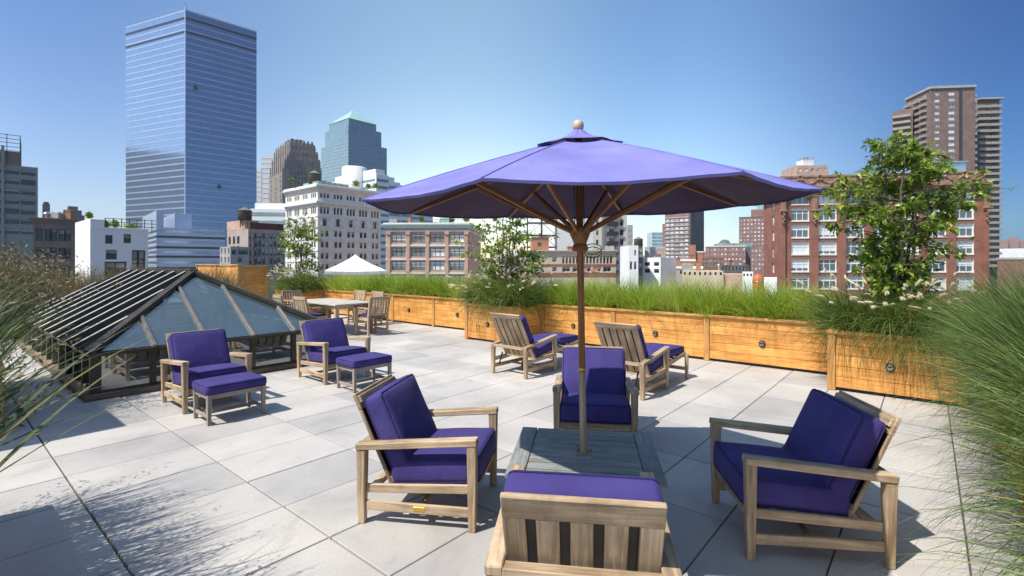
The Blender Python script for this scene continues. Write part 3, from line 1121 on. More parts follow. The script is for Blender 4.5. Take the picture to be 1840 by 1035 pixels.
# ------------------------------------------------------------------ cedar planters
PH = 0.81


def planter(name, label, a0, a1, b0, b1, posts, lights, sides=(), h=PH, face='a', group='cedar planters round the terrace'):
    """front faces -a (or +b when face='b', +a when face='A'); posts/lights are distances along the front"""
    L = (b1 - b0) if face != 'b' else (a1 - a0)
    dep = (a1 - a0) if face != 'b' else (b1 - b0)
    if face == 'a': root = empty(name, D(a0, b0), DROT, label, 'planter', group)
    elif face == 'A': root = empty(name, D(a1, b1), DROT + R(180), label, 'planter', group)
    else: root = empty(name, D(a0, b1), DROT - R(90), label, 'planter', group)
    # local frame: x into the planter, y along the front
    pw = 0.095
    ps = sorted(posts)
    nbd = 5
    z0, z1 = 0.045, h - 0.045
    bh = (z1 - z0) / nbd
    for i in range(len(ps) - 1):
        y0, y1 = ps[i] + pw / 2, ps[i + 1] - pw / 2
        m = MB()
        for k in range(nbd):
            m.span(0.004, 0.03, y0 + 0.002, y1 - 0.002, z0 + k * bh + 0.0025, z0 + (k + 1) * bh - 0.0025, 0.004)
        m.build('board_panel', CEDAR, root)
    for y in ps:
        one(lambda m: m.span(-0.016, 0.06, y - pw / 2 + 0.001, y + pw / 2 - 0.001, 0.004, h - 0.045, 0.004), 'post', CEDAR_TRIM, root)
    for sd in sides:
        ys = ps[0] - pw / 2 if sd == 'near' else ps[-1] + pw / 2
        m = MB()
        for k in range(nbd):
            yy = (ys + 0.002, ys + 0.028) if sd == 'near' else (ys - 0.028, ys - 0.002)
            m.span(0.062, dep, yy[0], yy[1], z0 + k * bh + 0.0025, z0 + (k + 1) * bh - 0.0025, 0.004)
        m.build('board_panel', CEDAR, root)
        yp = ys + 0.03 if sd == 'near' else ys - 0.03
        if dep > 1.3: one(lambda m: m.span(0.90, 0.978, yp - 0.04, yp + 0.04, 0.004, h - 0.045, 0.004), 'post', CEDAR_TRIM, root)
    y0, y1 = ps[0] - pw / 2, ps[-1] + pw / 2
    one(lambda m: m.span(-0.035, 0.085, y0 - 0.01, y1 + 0.01, h - 0.043, h, 0.005), 'top_rail', CEDAR_TRIM, root)
    for sd in sides:
        yy = (y0 - 0.012, y0 + 0.10) if sd == 'near' else (y1 - 0.10, y1 + 0.012)
        one(lambda m: m.span(0.088, dep, yy[0], yy[1], h - 0.044, h - 0.001, 0.005), 'top_rail', CEDAR_TRIM, root)
    one(lambda m: m.span(0.032, 0.06, y0 + 0.03, y1 - 0.03, 0.002, h - 0.05, 0.002), 'liner', BLACK, root)
    one(lambda m: m.span(0.065, dep - 0.03, y0 + 0.035, y1 - 0.035, 0.003, h - 0.07, 0.02), 'soil', SOIL, root)
    for y in lights:
        m = MB()
        prof = [(0.0, 0.034), (0.034, 0.034), (0.040, 0.032), (0.046, 0.028), (0.052, 0.016), (0.052, -0.002)]
        mm = Matrix(((0, 0, -1), (1, 0, 0), (0, -1, 0)))
        tmp = MB()
        tmp.lathe(prof[1:], 20)
        m.mesh([Vector((-v[2] + 0.004, y + v[0], 0.39 + v[1])) for v in tmp.v], [f[::-1] for f in tmp.f], 0, True)
        lt = m.build('step_light', BLACK, root)
        ln = MB()
        ln.mesh([(-0.032, y + 0.033 * math.cos(2 * math.pi * k / 16), 0.39 + 0.033 * math.sin(2 * math.pi * k / 16)) for k in range(16)], [tuple(range(16))[::-1]])
        
        ln.build('lens', STEEL, lt)
        ey = MB()
        ey.box((-0.036, y, 0.397), (0.008, 0.05, 0.022), c=0.002)
        ey.build('eyelid', BLACK, lt)
    return root


planter('planter_box', 'long low cedar planter of lime green grass behind the two loungers', 8.93, 9.95, 1.06, 6.65,
        [0.17 - 0.11, 1.94, 3.78, 5.54], [1.04, 2.89, 4.73])
planter('planter_box', 'long low cedar planter of lime green grass behind the dining table', 8.93, 9.95, 8.08, 15.98,
        [0.06, 2.2, 4.0, 5.8, 7.84], [1.26, 3.24, 5.0, 6.8])
planter('planter_box', 'projecting cedar planter box with a tree and plumed grass, behind the shaded right armchair', 7.95, 9.95, -0.37, 1.055,
        [0.05, 1.375], [0.74], ('far',))
planter('planter_box', 'projecting cedar planter box with a tree at the middle of the wall', 7.95, 9.95, 6.655, 8.075,
        [0.05, 1.37], [0.71], ('near', 'far'))
planter('planter_box', 'projecting cedar planter box with a tree in the far corner behind the dining table', 7.95, 9.95, 15.99, 17.42,
        [0.05, 1.38], [0.71], ('near',))
planter('planter_box', 'cedar planter hidden under the big silvery grass at the right edge', 1.7, 7.90, -1.5, -0.5,
        [0.05, 1.6, 3.1, 4.6, 6.15], [], ('near', 'far'), face='b')
planter('planter_box', 'cedar planter at the left edge holding dark reeds', -1.1, 0.05, 1.0, 4.93,
        [0.05, 2.0, 3.88], [], ('near', 'far'), face='A')
planter('planter_box', 'cedar planter of reddish feathery grass left of the skylight', -0.18, 0.5, 7.0, 10.3,
        [0.05, 1.65, 3.25], [], ('near', 'far'), face='A', h=0.7)
fp = planter('planter_box', 'cedar planter of dry grass behind the skylight', -2.4, 6.2, 15.9, 16.9, [0.06, 2.1, 4.2, 6.3, 8.54], [], ('near', 'far'), face='b')
fp.location = D(6.2, 15.9)
fp.rotation_euler = (0, 0, DROT + R(90))

# cedar fence beyond the far corner
fe = empty('cedar_fence', D(7.0, 18.15), DROT, 'cedar board fence in the far corner, one bay sunlit and one shaded', 'fence')
for k in range(2):
    m = MB()
    for j in range(10):
        m.span(0, 0.025, 0.06 + 1.95 * k, 1.95 + 1.95 * k, 0.05 + 0.157 * j, 0.05 + 0.157 * j + 0.153, 0.003)
    m.build('board_panel', CEDAR, fe)
for k in range(3): one(lambda m: m.span(-0.03, 0.07, 1.95 * k - 0.045, 1.95 * k + 0.045, 0, 1.64, 0.004), 'post', CEDAR_TRIM, fe)
one(lambda m: m.span(-0.045, 0.08, -0.06, 3.96, 1.642, 1.685, 0.004), 'top_rail', CEDAR_TRIM, fe)
m = MB()
for j in range(12): m.span(0.18, 0.92, -0.01, 0.015, 0.12 + 0.118 * j, 0.12 + 0.118 * j + 0.112, 0.003)
m.build('board_panel', CEDAR, fe)
one(lambda m: m.span(0.082, 0.178, -0.045, 0.04, 0, 1.64, 0.004), 'post', CEDAR_TRIM, fe)
one(lambda m: m.span(0.922, 1.02, -0.045, 0.04, 0, 1.64, 0.004), 'post', CEDAR_TRIM, fe)
one(lambda m: m.span(0.18, 0.92, -0.035, 0.03, 1.54, 1.64, 0.004), 'top_rail', CEDAR_TRIM, fe)

# ------------------------------------------------------------------ plants
def blades(base, az, phi0, L, w, curl, segs=5, tint=None):
    n = len(base)
    P = np.zeros((n, segs + 1, 3))
    P[:, 0] = base
    side = np.stack([-np.sin(az), np.cos(az), np.zeros(n)], 1)
    tw = RNG.uniform(-1.2, 1.2, n)
    for s in range(segs):
        ph = phi0 + curl * ((s + 0.5) / segs) ** 1.3
        d = np.stack([np.sin(ph) * np.cos(az), np.sin(ph) * np.sin(az), np.cos(ph)], 1)
        P[:, s + 1] = P[:, s] + d * (L / segs)[:, None]
        if s == 0:
            nrm = np.cross(side, d)
            sd = side * np.cos(tw)[:, None] + nrm * np.sin(tw)[:, None]
    V = np.zeros((n, 2 * segs + 1, 3))
    for s in range(segs):
        ww = w * (1 - (s / segs) ** 1.6) * (0.7 if s == 0 else 1) * 0.5
        V[:, 2 * s] = P[:, s] - sd * ww[:, None]
        V[:, 2 * s + 1] = P[:, s] + sd * ww[:, None]
    V[:, 2 * segs] = P[:, segs]
    k = 2 * segs + 1
    off = (np.arange(n) * k)[:, None]
    Fs = []
    for s in range(segs):
        if s < segs - 1: q = [2 * s, 2 * s + 1, 2 * s + 3, 2 * s + 2]
        else: q = [2 * s, 2 * s + 1, 2 * s + 2, 2 * s + 2]
        Fs.append(off + np.array(q)[None])
    quads = np.concatenate(Fs[:-1])
    tris = off + np.array([2 * segs - 2, 2 * segs - 1, 2 * segs])[None]
    tt = tint if tint is not None else RNG.random(n)
    return V.reshape(-1, 3), quads, tris, np.repeat(tt, k), P


def join_blades(name, sets, mat, parent=None):
    Vs, Qs, Ts = [], [], []
    o = 0
    for (V, Q, T, t, P) in sets:
        # triangles are stored as two halves of the tip: split the tip quad at its base middle
        Vs.append(V)
        Qs.append(Q + o)
        Ts.append(t)
        mid = (V[T[:, 0]] + V[T[:, 1]]) / 2
        o2 = o + len(V)
        Vs.append(mid)
        Ts.append(t[T[:, 0]])
        Qs.append(np.stack([T[:, 0] + o, o2 + np.arange(len(mid)), T[:, 1] + o, T[:, 2] + o], 1))
        o = o2 + len(mid)
    return fastmesh(name, np.concatenate(Vs), np.concatenate(Qs), mat, parent, np.concatenate(Ts))


def tussocks(cens, n, rad, L, w, lean, curl, segs=5, tsh=0.25):
    """grass blades radiating from several clump centres"""
    sets = []
    for c in cens:
        r = rad * np.sqrt(RNG.random(n))
        th = RNG.uniform(0, 2 * math.pi, n)
        base = np.stack([c[0] + r * np.cos(th), c[1] + r * np.sin(th), np.full(n, c[2])], 1)
        az = th + RNG.normal(0, 0.7, n)
        ph = np.abs(RNG.normal(0, lean, n)) * (0.5 + r / rad)
        sc = RNG.uniform(0.85, 1.15)
        LL = RNG.uniform(L[0], L[1], n) * sc
        ww = RNG.uniform(w[0], w[1], n)
        cu = RNG.uniform(curl[0], curl[1], n)
        tt = np.clip(RNG.random(n) * 0.7 + RNG.uniform(-tsh, tsh) + 0.15, 0, 1)
        sets.append(blades(base, az, ph, LL, ww, cu, segs, tt))
    return sets


G_LIME = leaf('grass_lime', [(0.0, (0.05, 0.10, 0.012)), (0.32, (0.24, 0.37, 0.03)), (0.75, (0.46, 0.56, 0.06)), (1.0, (0.62, 0.58, 0.24))], 0.45)
G_DARK = leaf('grass_fountain', [(0.0, (0.035, 0.07, 0.012)), (0.5, (0.11, 0.18, 0.03)), (0.8, (0.22, 0.29, 0.06)), (1.0, (0.48, 0.41, 0.17))], 0.35)
G_SILV = leaf('grass_silver', [(0.0, (0.035, 0.065, 0.015)), (0.45, (0.10, 0.165, 0.035)), (0.82, (0.20, 0.27, 0.07)), (1.0, (0.44, 0.38, 0.18))], 0.35)
G_REED = leaf('reed_leaf', [(0.0, (0.02, 0.04, 0.012)), (0.5, (0.06, 0.10, 0.025)), (0.92, (0.11, 0.15, 0.04)), (1.0, (0.24, 0.20, 0.08))], 0.2)
G_DRY = leaf('grass_dry', [(0.0, (0.05, 0.07, 0.02)), (0.4, (0.15, 0.14, 0.05)), (0.8, (0.30, 0.22, 0.10)), (1.0, (0.42, 0.24, 0.12))], 0.3)
G_RED = leaf('spikelet', [(0.0, (0.07, 0.06, 0.035)), (0.3, (0.17, 0.125, 0.08)), (0.6, (0.15, 0.17, 0.06)), (0.88, (0.33, 0.25, 0.16)), (1.0, (0.45, 0.15, 0.07))], 0.25)
PLUME = stone('plume', (0.58, 0.48, 0.30), (0.80, 0.72, 0.52), 60, 0.9, 0.3)
PLUME_R = stone('plume_rose', (0.33, 0.20, 0.13), (0.50, 0.34, 0.22), 60, 0.9, 0.3)


def stuff(o, label, cat, group=None): return tag(o, label, cat, group, 'stuff')


zs = PH - 0.07


def run_centres(a0, a1, b0, b1, step, jit=0.12):
    out = []
    b = b0
    while b <= b1:
        a = a0
        while a <= a1:
            p = D(a + random.uniform(-jit, jit), b + random.uniform(-jit, jit), zs)
            out.append((p.x, p.y, p.z))
            a += step
        b += step
    return out


stuff(join_blades('grass', tussocks(run_centres(9.15, 9.75, 1.2, 6.6, 0.30), 300, 0.15, (0.5, 0.86), (0.006, 0.010), 0.34, (0.3, 1.5)), G_LIME),
      'lime green grass in the planter behind the two loungers', 'grass')
stuff(join_blades('grass', tussocks(run_centres(9.15, 9.75, 8.2, 15.9, 0.32), 210, 0.16, (0.5, 0.86), (0.008, 0.013), 0.34, (0.3, 1.5)), G_LIME),
      'lime green grass in the planter behind the dining table', 'grass')
stuff(join_blades('grass', tussocks([(*D(a, b, zs)[:2], zs) for a in np.arange(-2.2, 6.2, 0.33) for b in (16.2, 16.55)], 130, 0.17, (0.6, 1.15), (0.008, 0.013), 0.3, (0.2, 1.0)), G_DRY),
      'dry brownish grass in the planter behind the skylight', 'grass')


def seed_head_mesh(L, r, name):
    mb = MB()
    prof = [(0.0008, 0), (r * 0.7, L * 0.12), (r, L * 0.35), (r * 0.9, L * 0.65), (r * 0.5, L * 0.9), (0.0008, L)]
    mb.lathe(prof, 7)
    rr = random.Random(3)
    for k in range(170):   # bristles
        z = rr.uniform(0.03, 0.95) * L
        a = rr.uniform(0, 6.28)
        e = r * rr.uniform(1.6, 2.3)
        d = Vector((math.cos(a), math.sin(a), 0.5))
        s = Vector((-math.sin(a), math.cos(a), 0)) * 0.0012
        p = Vector((0, 0, z)) + d * r * 0.5
        q = Vector((0, 0, z)) + d * e
        mb.face([p - s, p + s, q])
    return mb


def fountain_grass(name, label, a, b, half_a, half_b, nclump, nbl, nheads, mat, head_mat, L=(0.6, 0.95), w=(0.006, 0.010), hl=0.10, hr=0.011, group=None, curl=(0.9, 2.4), z=None, lean=0.45):
    root = empty(name, D(a, b, z if z else zs), DROT, label, 'ornamental grass', group)
    rs = random.Random(hash(label) % 9999)
    cens = []
    for i in range(nclump):
        cens.append((half_a * (1 - 2 * rs.random() ** 0.6) * -1 if i % 3 == 0 else -half_a + 0.55 * rs.random() ** 1.5, rs.uniform(-half_b, half_b), 0.0))
    join_blades('leaf_blades', tussocks(cens, nbl, 0.13, L, w, lean, curl, 6), mat, root)['kind'] = 'stuff'
    first = None
    stems = MB()
    for i in range(nheads):
        c = rs.choice(cens)
        az = rs.uniform(0, 2 * math.pi) if i % 3 == 0 else rs.gauss(math.pi, 0.9)
        ph, cu, LL = rs.uniform(0.05, 0.5), rs.uniform(0.4, 1.5), rs.uniform(0.72, 1.0) * L[1]
        p = Vector(c)
        pts = [p.copy()]
        for s in range(5):
            f = ph + cu * ((s + 0.5) / 5) ** 1.4
            d = Vector((math.sin(f) * math.cos(az), math.sin(f) * math.sin(az), math.cos(f)))
            p = p + d * LL / 5
            pts.append(p.copy())
        stems.tube(pts, [0.0022, 0.002, 0.0018, 0.0016, 0.0014, 0.0012], 3, cap=False)
        if first is None:
            first = seed_head_mesh(hl, hr, 'seed_head').build('seed_head', head_mat, root)
            h = first
        else:
            h = first.copy()
            COL.objects.link(h)
        h.parent = root
        h.location = p
        h.rotation_euler = d.to_track_quat('Z', 'Y').to_euler()
        sc = rs.uniform(0.75, 1.2)
        h.scale = (sc, sc, sc)
    if nheads: stems.build('stems', PLUME, root)['kind'] = 'stuff'
    return root


fountain_grass('fountain_grass', 'fountain grass with cream plumes under the large tree at right', 8.7, 0.35, 0.6, 0.6, 36, 360, 64, G_DARK, PLUME, (0.6, 0.95), hl=0.115, hr=0.013, lean=0.6)
fountain_grass('fountain_grass', 'fountain grass with cream plumes under the middle tree in the projecting planter', 8.7, 7.36, 0.6, 0.6, 32, 290, 60, G_DARK, PLUME, (0.6, 1.0), (0.008, 0.012), 0.12, 0.014)
fountain_grass('fountain_grass', 'fountain grass with a few pale plumes under the far corner tree', 8.7, 16.7, 0.65, 0.65, 24, 200, 60, G_DARK, PLUME, (0.6, 1.05), (0.010, 0.014), 0.13, 0.016)

# silvery grass at the right edge: long fine blades arching over the planter front
cen = []
for a in np.arange(2.9, 7.8, 0.27):
    for b in (-0.7, -0.95, -1.2):
        p = D(a + random.uniform(-.08, .08), b + random.uniform(-.08, .08), zs)
        cen.append((p.x, p.y, p.z))
drape = []
for a in np.arange(1.8, 7.8, 0.16):
    p = D(a + random.uniform(-.08, .08), -0.64 + random.uniform(-.05, .05), zs)
    drape.append((p.x, p.y, p.z))
sg = join_blades('grass', tussocks(drape, 230, 0.13, (0.55, 0.95), (0.005, 0.010), 0.48, (1.2, 2.6), 8, 0.35) + tussocks(cen, 330, 0.14, (0.65, 1.15), (0.0045, 0.010), 0.30, (0.5, 1.9), 8, 0.35), G_SILV)
stuff(sg, 'tall silvery green grass spilling over the planter at the right edge', 'grass')
rp = fountain_grass('fountain_grass', 'rose tinted plumes rising from the silvery grass at right', 7.1, -0.75, 0.6, 0.25, 4, 60, 9, G_SILV, PLUME_R, (0.75, 1.0), hl=0.13, hr=0.011, curl=(0.3, 1.0))

# dark reeds at the left edge
def reeds(name, label, spots, nst, mat, Lr, wr, leanr, curlr, aim):
    sets = []
    for (a, b) in spots:
        n = nst
        pa, pb = a - np.abs(RNG.normal(0, 0.10, n)), np.minimum(b + RNG.normal(0, 0.09, n), 4.86)
        base = np.stack([pa * DV.x + pb * DU.x, pa * DV.y + pb * DU.y, np.full(n, zs)], 1)
        az = RNG.normal(aim, 0.9, n)
        sets.append(blades(base, az, np.abs(RNG.normal(leanr[0], leanr[1], n)), RNG.uniform(*Lr, n), RNG.uniform(*wr, n), RNG.uniform(*curlr, n), 8))
    return join_blades(name, sets, mat)


AV = math.atan2(DV.y, DV.x)
stuff(reeds('reeds', '', [(-0.06 + 0.03 * math.sin(5 * b), b) for b in np.arange(2.2, 4.85, 0.2)], 52, G_REED, (0.6, 1.12), (0.012, 0.022), (0.24, 0.16), (0.3, 1.0), AV),
      'dark green reeds arching in from the left edge over the paving', 'reeds')
stuff(reeds('reeds', '', [(-0.3 + 0.15 * math.sin(7 * b), b) for b in np.arange(2.2, 4.85, 0.25)], 70, G_REED, (0.7, 1.3), (0.006, 0.012), (0.26, 0.2), (0.2, 0.9), AV),
      'fine dark green grass behind the dark reeds at the left edge', 'grass')


def feather(name, spots, nst, Lr, leanr, per, size, aim, sd=1.0):
    """tall stems carrying many small drooping spikelets near their tops"""
    Vl, Ql, Tl = [], [], []
    o = 0
    stem_sets = []
    for (a, b, z) in spots:
        p = D(a, b, z)
        n = nst
        base = np.stack([p.x + RNG.normal(0, 0.12, n), p.y + RNG.normal(0, 0.12, n), np.full(n, z)], 1)
        st = blades(base, RNG.normal(aim, sd, n), np.abs(RNG.normal(leanr[0], leanr[1], n)), RNG.uniform(*Lr, n), np.full(n, 0.006), RNG.uniform(0.1, 0.9, n), 8, RNG.uniform(0, 0.6, n))
        stem_sets.append(st)
        P = st[4]
        for i in range(n):
            s = RNG.uniform(0.35, 1.0, per)
            idx = np.clip((s * 8).astype(int), 0, 7)
            fr = s * 8 - idx
            pts = P[i, idx] * (1 - fr)[:, None] + P[i, idx + 1] * fr[:, None]
            pts = pts + RNG.normal(0, 0.035, (per, 3))
            d = RNG.normal(0, 1, (per, 3))
            d[:, 2] -= 0.4
            d /= np.linalg.norm(d, axis=1)[:, None]
            e = np.cross(d, RNG.normal(0, 1, (per, 3)))
            e /= np.linalg.norm(e, axis=1)[:, None] + 1e-6
            sz = RNG.uniform(0.6, 1.3, per)[:, None] * size
            q = np.stack([pts, pts + d * sz * 0.5 + e * sz * 0.16, pts + d * sz, pts + d * sz * 0.5 - e * sz * 0.16], 1).reshape(-1, 3)
            Vl.append(q)
            Ql.append(np.arange(per * 4).reshape(-1, 4) + o)
            o += per * 4
            Tl.append(np.repeat(np.clip(RNG.random(per) * 0.6 + RNG.uniform(0, 0.4), 0, 1), 4))
    for (V, Q, T, t, P) in stem_sets:
        Vl.append(V)
        Ql.append(Q + o)
        Tl.append(t)
        o += len(V)
    return fastmesh(name, np.concatenate(Vl), np.concatenate(Ql), G_RED, None, np.concatenate(Tl))


stuff(feather('feathery_grass', [(0.32 + 0.12 * math.sin(4 * b), b, 0.63) for b in np.arange(7.7, 10.3, 0.17)], 50, (0.6, 1.5), (0.22, 0.18), 46, 0.045, AV),
      'tall feathery reddish brown grass left of the skylight', 'grass')
stuff(feather('feathery_grass', [(-0.35, b, zs) for b in np.arange(3.0, 4.9, 0.3)], 10, (0.8, 1.25), (0.4, 0.2), 45, 0.035, AV, 0.8),
      'feathery grass heads among the dark reeds at the left edge', 'grass')


# ------------------------------------------------------------------ trees
BARK = stone('bark', (0.09, 0.065, 0.045), (0.22, 0.17, 0.12), 25, 0.9, 0.5)


def tree(label, loc, H, z0, prof, nst, nbr, nleaf, lsize, mat, seed, group='young trees in the planter boxes'):
    """several tapering stems, limbs and twigs; prof(t) gives crown radius over crown height 0..1"""
    rs = random.Random(seed)
    rg = np.random.default_rng(seed)
    root = empty('tree', loc, rs.uniform(0, 6), label, 'tree', group)
    tr = MB()
    tips = []
    for s in range(nst):
        an = 2 * math.pi * s / nst + rs.uniform(-0.4, 0.4)
        hs = H * rs.uniform(0.8, 1.0) if s else H
        sp = (0.10 if s else 0.02) * H
        pts, rad = [], []
        k = 9
        for i in range(k + 1):
            u = i / k
            wob = 0.012 * H
            pts.append(Vector((math.cos(an) * (0.03 + sp * u ** 0.8) + rs.uniform(-wob, wob) * (u > 0), math.sin(an) * (0.03 + sp * u ** 0.8) + rs.uniform(-wob, wob) * (u > 0), hs * 0.97 * u)))
            rad.append(0.011 * H * (1 - u) + 0.003)
        tr.tube(pts, rad, 7)
        for b in range(nbr):
            u = rs.uniform(max(0.08, z0 / H - 0.02), 0.97)
            i = min(k - 1, int(u * k))
            f = u * k - i
            p = pts[i] * (1 - f) + pts[i + 1] * f
            t = max(0.0, (p.z - z0) / (H - z0))
            reach = prof(t) * (0.3 + 0.78 * rs.random() ** 1.3)
            a2 = rs.uniform(0, 2 * math.pi)
            up = rs.uniform(0.15, 0.6)
            bp, br = [p.copy()], [0.0035 * H * (1 - u) + 0.003]
            q = p.copy()
            nseg = 5
            for j in range(nseg):
                d = Vector((math.cos(a2), math.sin(a2), up * (1 - 0.25 * j)))
                d.normalize()
                a2 += rs.uniform(-0.25, 0.25)
                q = q + d * reach / nseg
                bp.append(q.copy())
                br.append(br[0] * (1 - (j + 1) / nseg * 0.75))
                if j >= 1:
                    for w in range(2):
                        a3 = a2 + rs.choice((-1, 1)) * rs.uniform(0.4, 1.3)
                        l = rs.uniform(0.10, 0.24) * (0.6 + 0.4 * H / 2.4)
                        e = q + Vector((math.cos(a3) * l, math.sin(a3) * l, rs.uniform(-0.3, 0.7) * l))
                        tr.tube([q, (q + e) / 2 + Vector((0, 0, 0.02)), e], [0.003, 0.0025, 0.0015], 4, cap=False)
                        tips.append((q, e))
            tr.tube(bp, br, 5, cap=False)
            tips.append((bp[-2], bp[-1]))
    tr.build('trunk', BARK, root)
    n = nleaf
    wgt = rg.gamma(0.55, 1.0, len(tips))
    pick = rg.choice(len(tips), n, p=wgt / wgt.sum())
    A = np.array([tuple(t[0]) for t in tips])[pick]
    B = np.array([tuple(t[1]) for t in tips])[pick]
    u = rg.uniform(0.15, 1.1, n)[:, None]
    P = A * (1 - u) + B * u + rg.normal(0, 0.022, (n, 3))
    d = (B - A)
    d /= np.linalg.norm(d, axis=1)[:, None] + 1e-6
    d = d * 0.5 + rg.normal(0, 0.6, (n, 3))
    d[:, 2] -= 0.25
    d /= np.linalg.norm(d, axis=1)[:, None]
    nn = rg.normal(0, 0.55, (n, 3)) + np.array([0, 0, 1.0])
    e = np.cross(nn, d)
    e /= np.linalg.norm(e, axis=1)[:, None] + 1e-6
    nz = np.cross(d, e)
    sz = (rg.uniform(0.65, 1.25, n) * lsize)[:, None]
    fold = nz * sz * 0.07
    v0 = P
    v1 = P + d * sz * 0.45 + e * sz * 0.26 + fold
    v2 = P + d * sz - nz * sz * 0.10
    v3 = P + d * sz * 0.45 - e * sz * 0.26 + fold
    vm = P + d * sz * 0.48
    V = np.stack([v0, v1, v2, v3, vm], 1).reshape(-1, 3)
    o = (np.arange(n) * 5)[:, None]
    Q = np.concatenate([o + np.array([[0, 4, 2, 1]]), o + np.array([[0, 3, 2, 4]])])
    tcl = rg.random(len(tips))[pick]
    tt = np.clip(0.55 * tcl + 0.45 * rg.random(n), 0, 1)
    fastmesh('crown', V, Q, mat, root, np.repeat(tt, 5), smooth=False)['kind'] = 'stuff'
    return root


LEAF_A = leaf('leaf_green', [(0.0, (0.04, 0.08, 0.012)), (0.4, (0.14, 0.23, 0.022)), (0.75, (0.30, 0.40, 0.045)), (1.0, (0.48, 0.52, 0.12))], 0.4, 0.35, 0.5)
LEAF_B = leaf('leaf_lime', [(0.0, (0.05, 0.10, 0.015)), (0.45, (0.17, 0.27, 0.03)), (0.8, (0.33, 0.42, 0.06)), (1.0, (0.60, 0.60, 0.28))], 0.4, 0.35, 0.5)


def prof_big(t): return 0.35 + 0.70 * math.exp(-((t - 0.47) / 0.17) ** 2) - 0.14 * t


def prof_wide(t): return 0.34 + 0.62 * math.sin(math.pi * min(1, 0.25 + 0.7 * t))


def prof_mid(t): return 0.25 + 0.62 * math.sin(math.pi * min(1, 0.2 + 0.75 * t))


tree('large leafy young tree in the planter box at right, before the red brick building', D(8.6, 0.35, zs), 2.98, 0.50, prof_big, 5, 34, 6800, 0.096, LEAF_A, 11)
tree('middle young tree growing beside the umbrella pole in the projecting planter', D(8.6, 7.42, zs), 2.75, 0.25, prof_wide, 5, 22, 3300, 0.10, LEAF_B, 12)
tree('small pale green tree in the far corner planter, before the white ornate building', D(8.6, 16.95, zs), 2.75, 0.4, prof_mid, 4, 20, 1900, 0.115, LEAF_B, 13)

# ------------------------------------------------------------------ buildings
WGLASS = glass_window('window_glass', (0.035, 0.05, 0.065), (0.50, 0.50, 0.47), 0.9)
WGLASS_D = glass_window('window_glass_dark', (0.02, 0.025, 0.03), (0.30, 0.29, 0.27), 0.5)
WGLASS_W = glass_window('window_glass_blue', (0.07, 0.11, 0.14), (0.66, 0.69, 0.70), 1.0)
WGLASS_P = glass_window('window_glass_pale', (0.10, 0.15, 0.19), (0.72, 0.74, 0.74), 1.3)
FR_W = plain('frame_white', (0.72, 0.71, 0.68), 0.5)
FR_D = plain('frame_dark', (0.04, 0.04, 0.045), 0.5)
FR_G = plain('frame_grey', (0.25, 0.26, 0.27), 0.5)
WHITE = stone('white_render', (0.76, 0.755, 0.74), (0.84, 0.835, 0.82), 0.5, 0.8, 0.05)
CREAM = stone('cream_render', (0.62, 0.58, 0.49), (0.72, 0.68, 0.58), 0.5, 0.85, 0.05)
LIMEST = stone('limestone', (0.62, 0.59, 0.54), (0.76, 0.735, 0.69), 0.6, 0.85, 0.08)
TERRA = stone('terracotta', (0.17, 0.095, 0.06), (0.36, 0.23, 0.15), 1.2, 0.85, 0.15)
BRICK_R = brick('brick_red', (0.26, 0.085, 0.055), (0.33, 0.12, 0.075), (0.28, 0.20, 0.16))
BRICK_B = brick('brick_brown', (0.19, 0.10, 0.07), (0.25, 0.14, 0.10), (0.24, 0.19, 0.16))
BRICK_P = brick('brick_pink', (0.50, 0.30, 0.22), (0.60, 0.38, 0.29), (0.52, 0.45, 0.38))
BRICK_O = brick('brick_orange', (0.40, 0.16, 0.085), (0.46, 0.20, 0.11), (0.36, 0.26, 0.2))
BRICK_M = brick('brick_mauve', (0.27, 0.13, 0.11), (0.33, 0.17, 0.145), (0.29, 0.22, 0.20))
BRICK_T = brick('brick_tower', (0.185, 0.115, 0.10), (0.235, 0.15, 0.13), (0.22, 0.18, 0.165))
DECO = stone('deco_masonry', (0.20, 0.175, 0.155), (0.32, 0.28, 0.25), 0.15, 0.85, 0.1)
PALE = stone('pale_hazed_stone', (0.50, 0.51, 0.52), (0.58, 0.59, 0.60), 0.1, 0.8, 0)  # far haze is put into this pale colour
GREYC = stone('grey_concrete', (0.30, 0.30, 0.30), (0.40, 0.40, 0.39), 0.6, 0.9, 0.05)
DARKC = stone('dark_concrete', (0.09, 0.09, 0.10), (0.14, 0.14, 0.15), 0.5, 0.85, 0.05)
TANB = stone('tan_masonry', (0.50, 0.40, 0.28), (0.60, 0.50, 0.37), 0.6, 0.85, 0.08)
BROWNST = stone('brownstone', (0.17, 0.125, 0.105), (0.25, 0.19, 0.165), 0.5, 0.85, 0.08)
TEALM = stone('verdigris', (0.22, 0.42, 0.40), (0.32, 0.52, 0.48), 0.1, 0.6, 0)
MINT = stone('mint_panel', (0.28, 0.40, 0.38), (0.36, 0.48, 0.45), 0.5, 0.4, 0)
BANDW = stone('white_band', (0.66, 0.68, 0.69), (0.74, 0.76, 0.77), 0.2, 0.5, 0)
TANKW = wood('tank_cedar', (0.07, 0.05, 0.04), (0.15, 0.11, 0.09), 0.9, 20)
ROOFM = stone('roof_felt', (0.13, 0.125, 0.12), (0.2, 0.195, 0.19), 0.7, 0.95, 0.1)


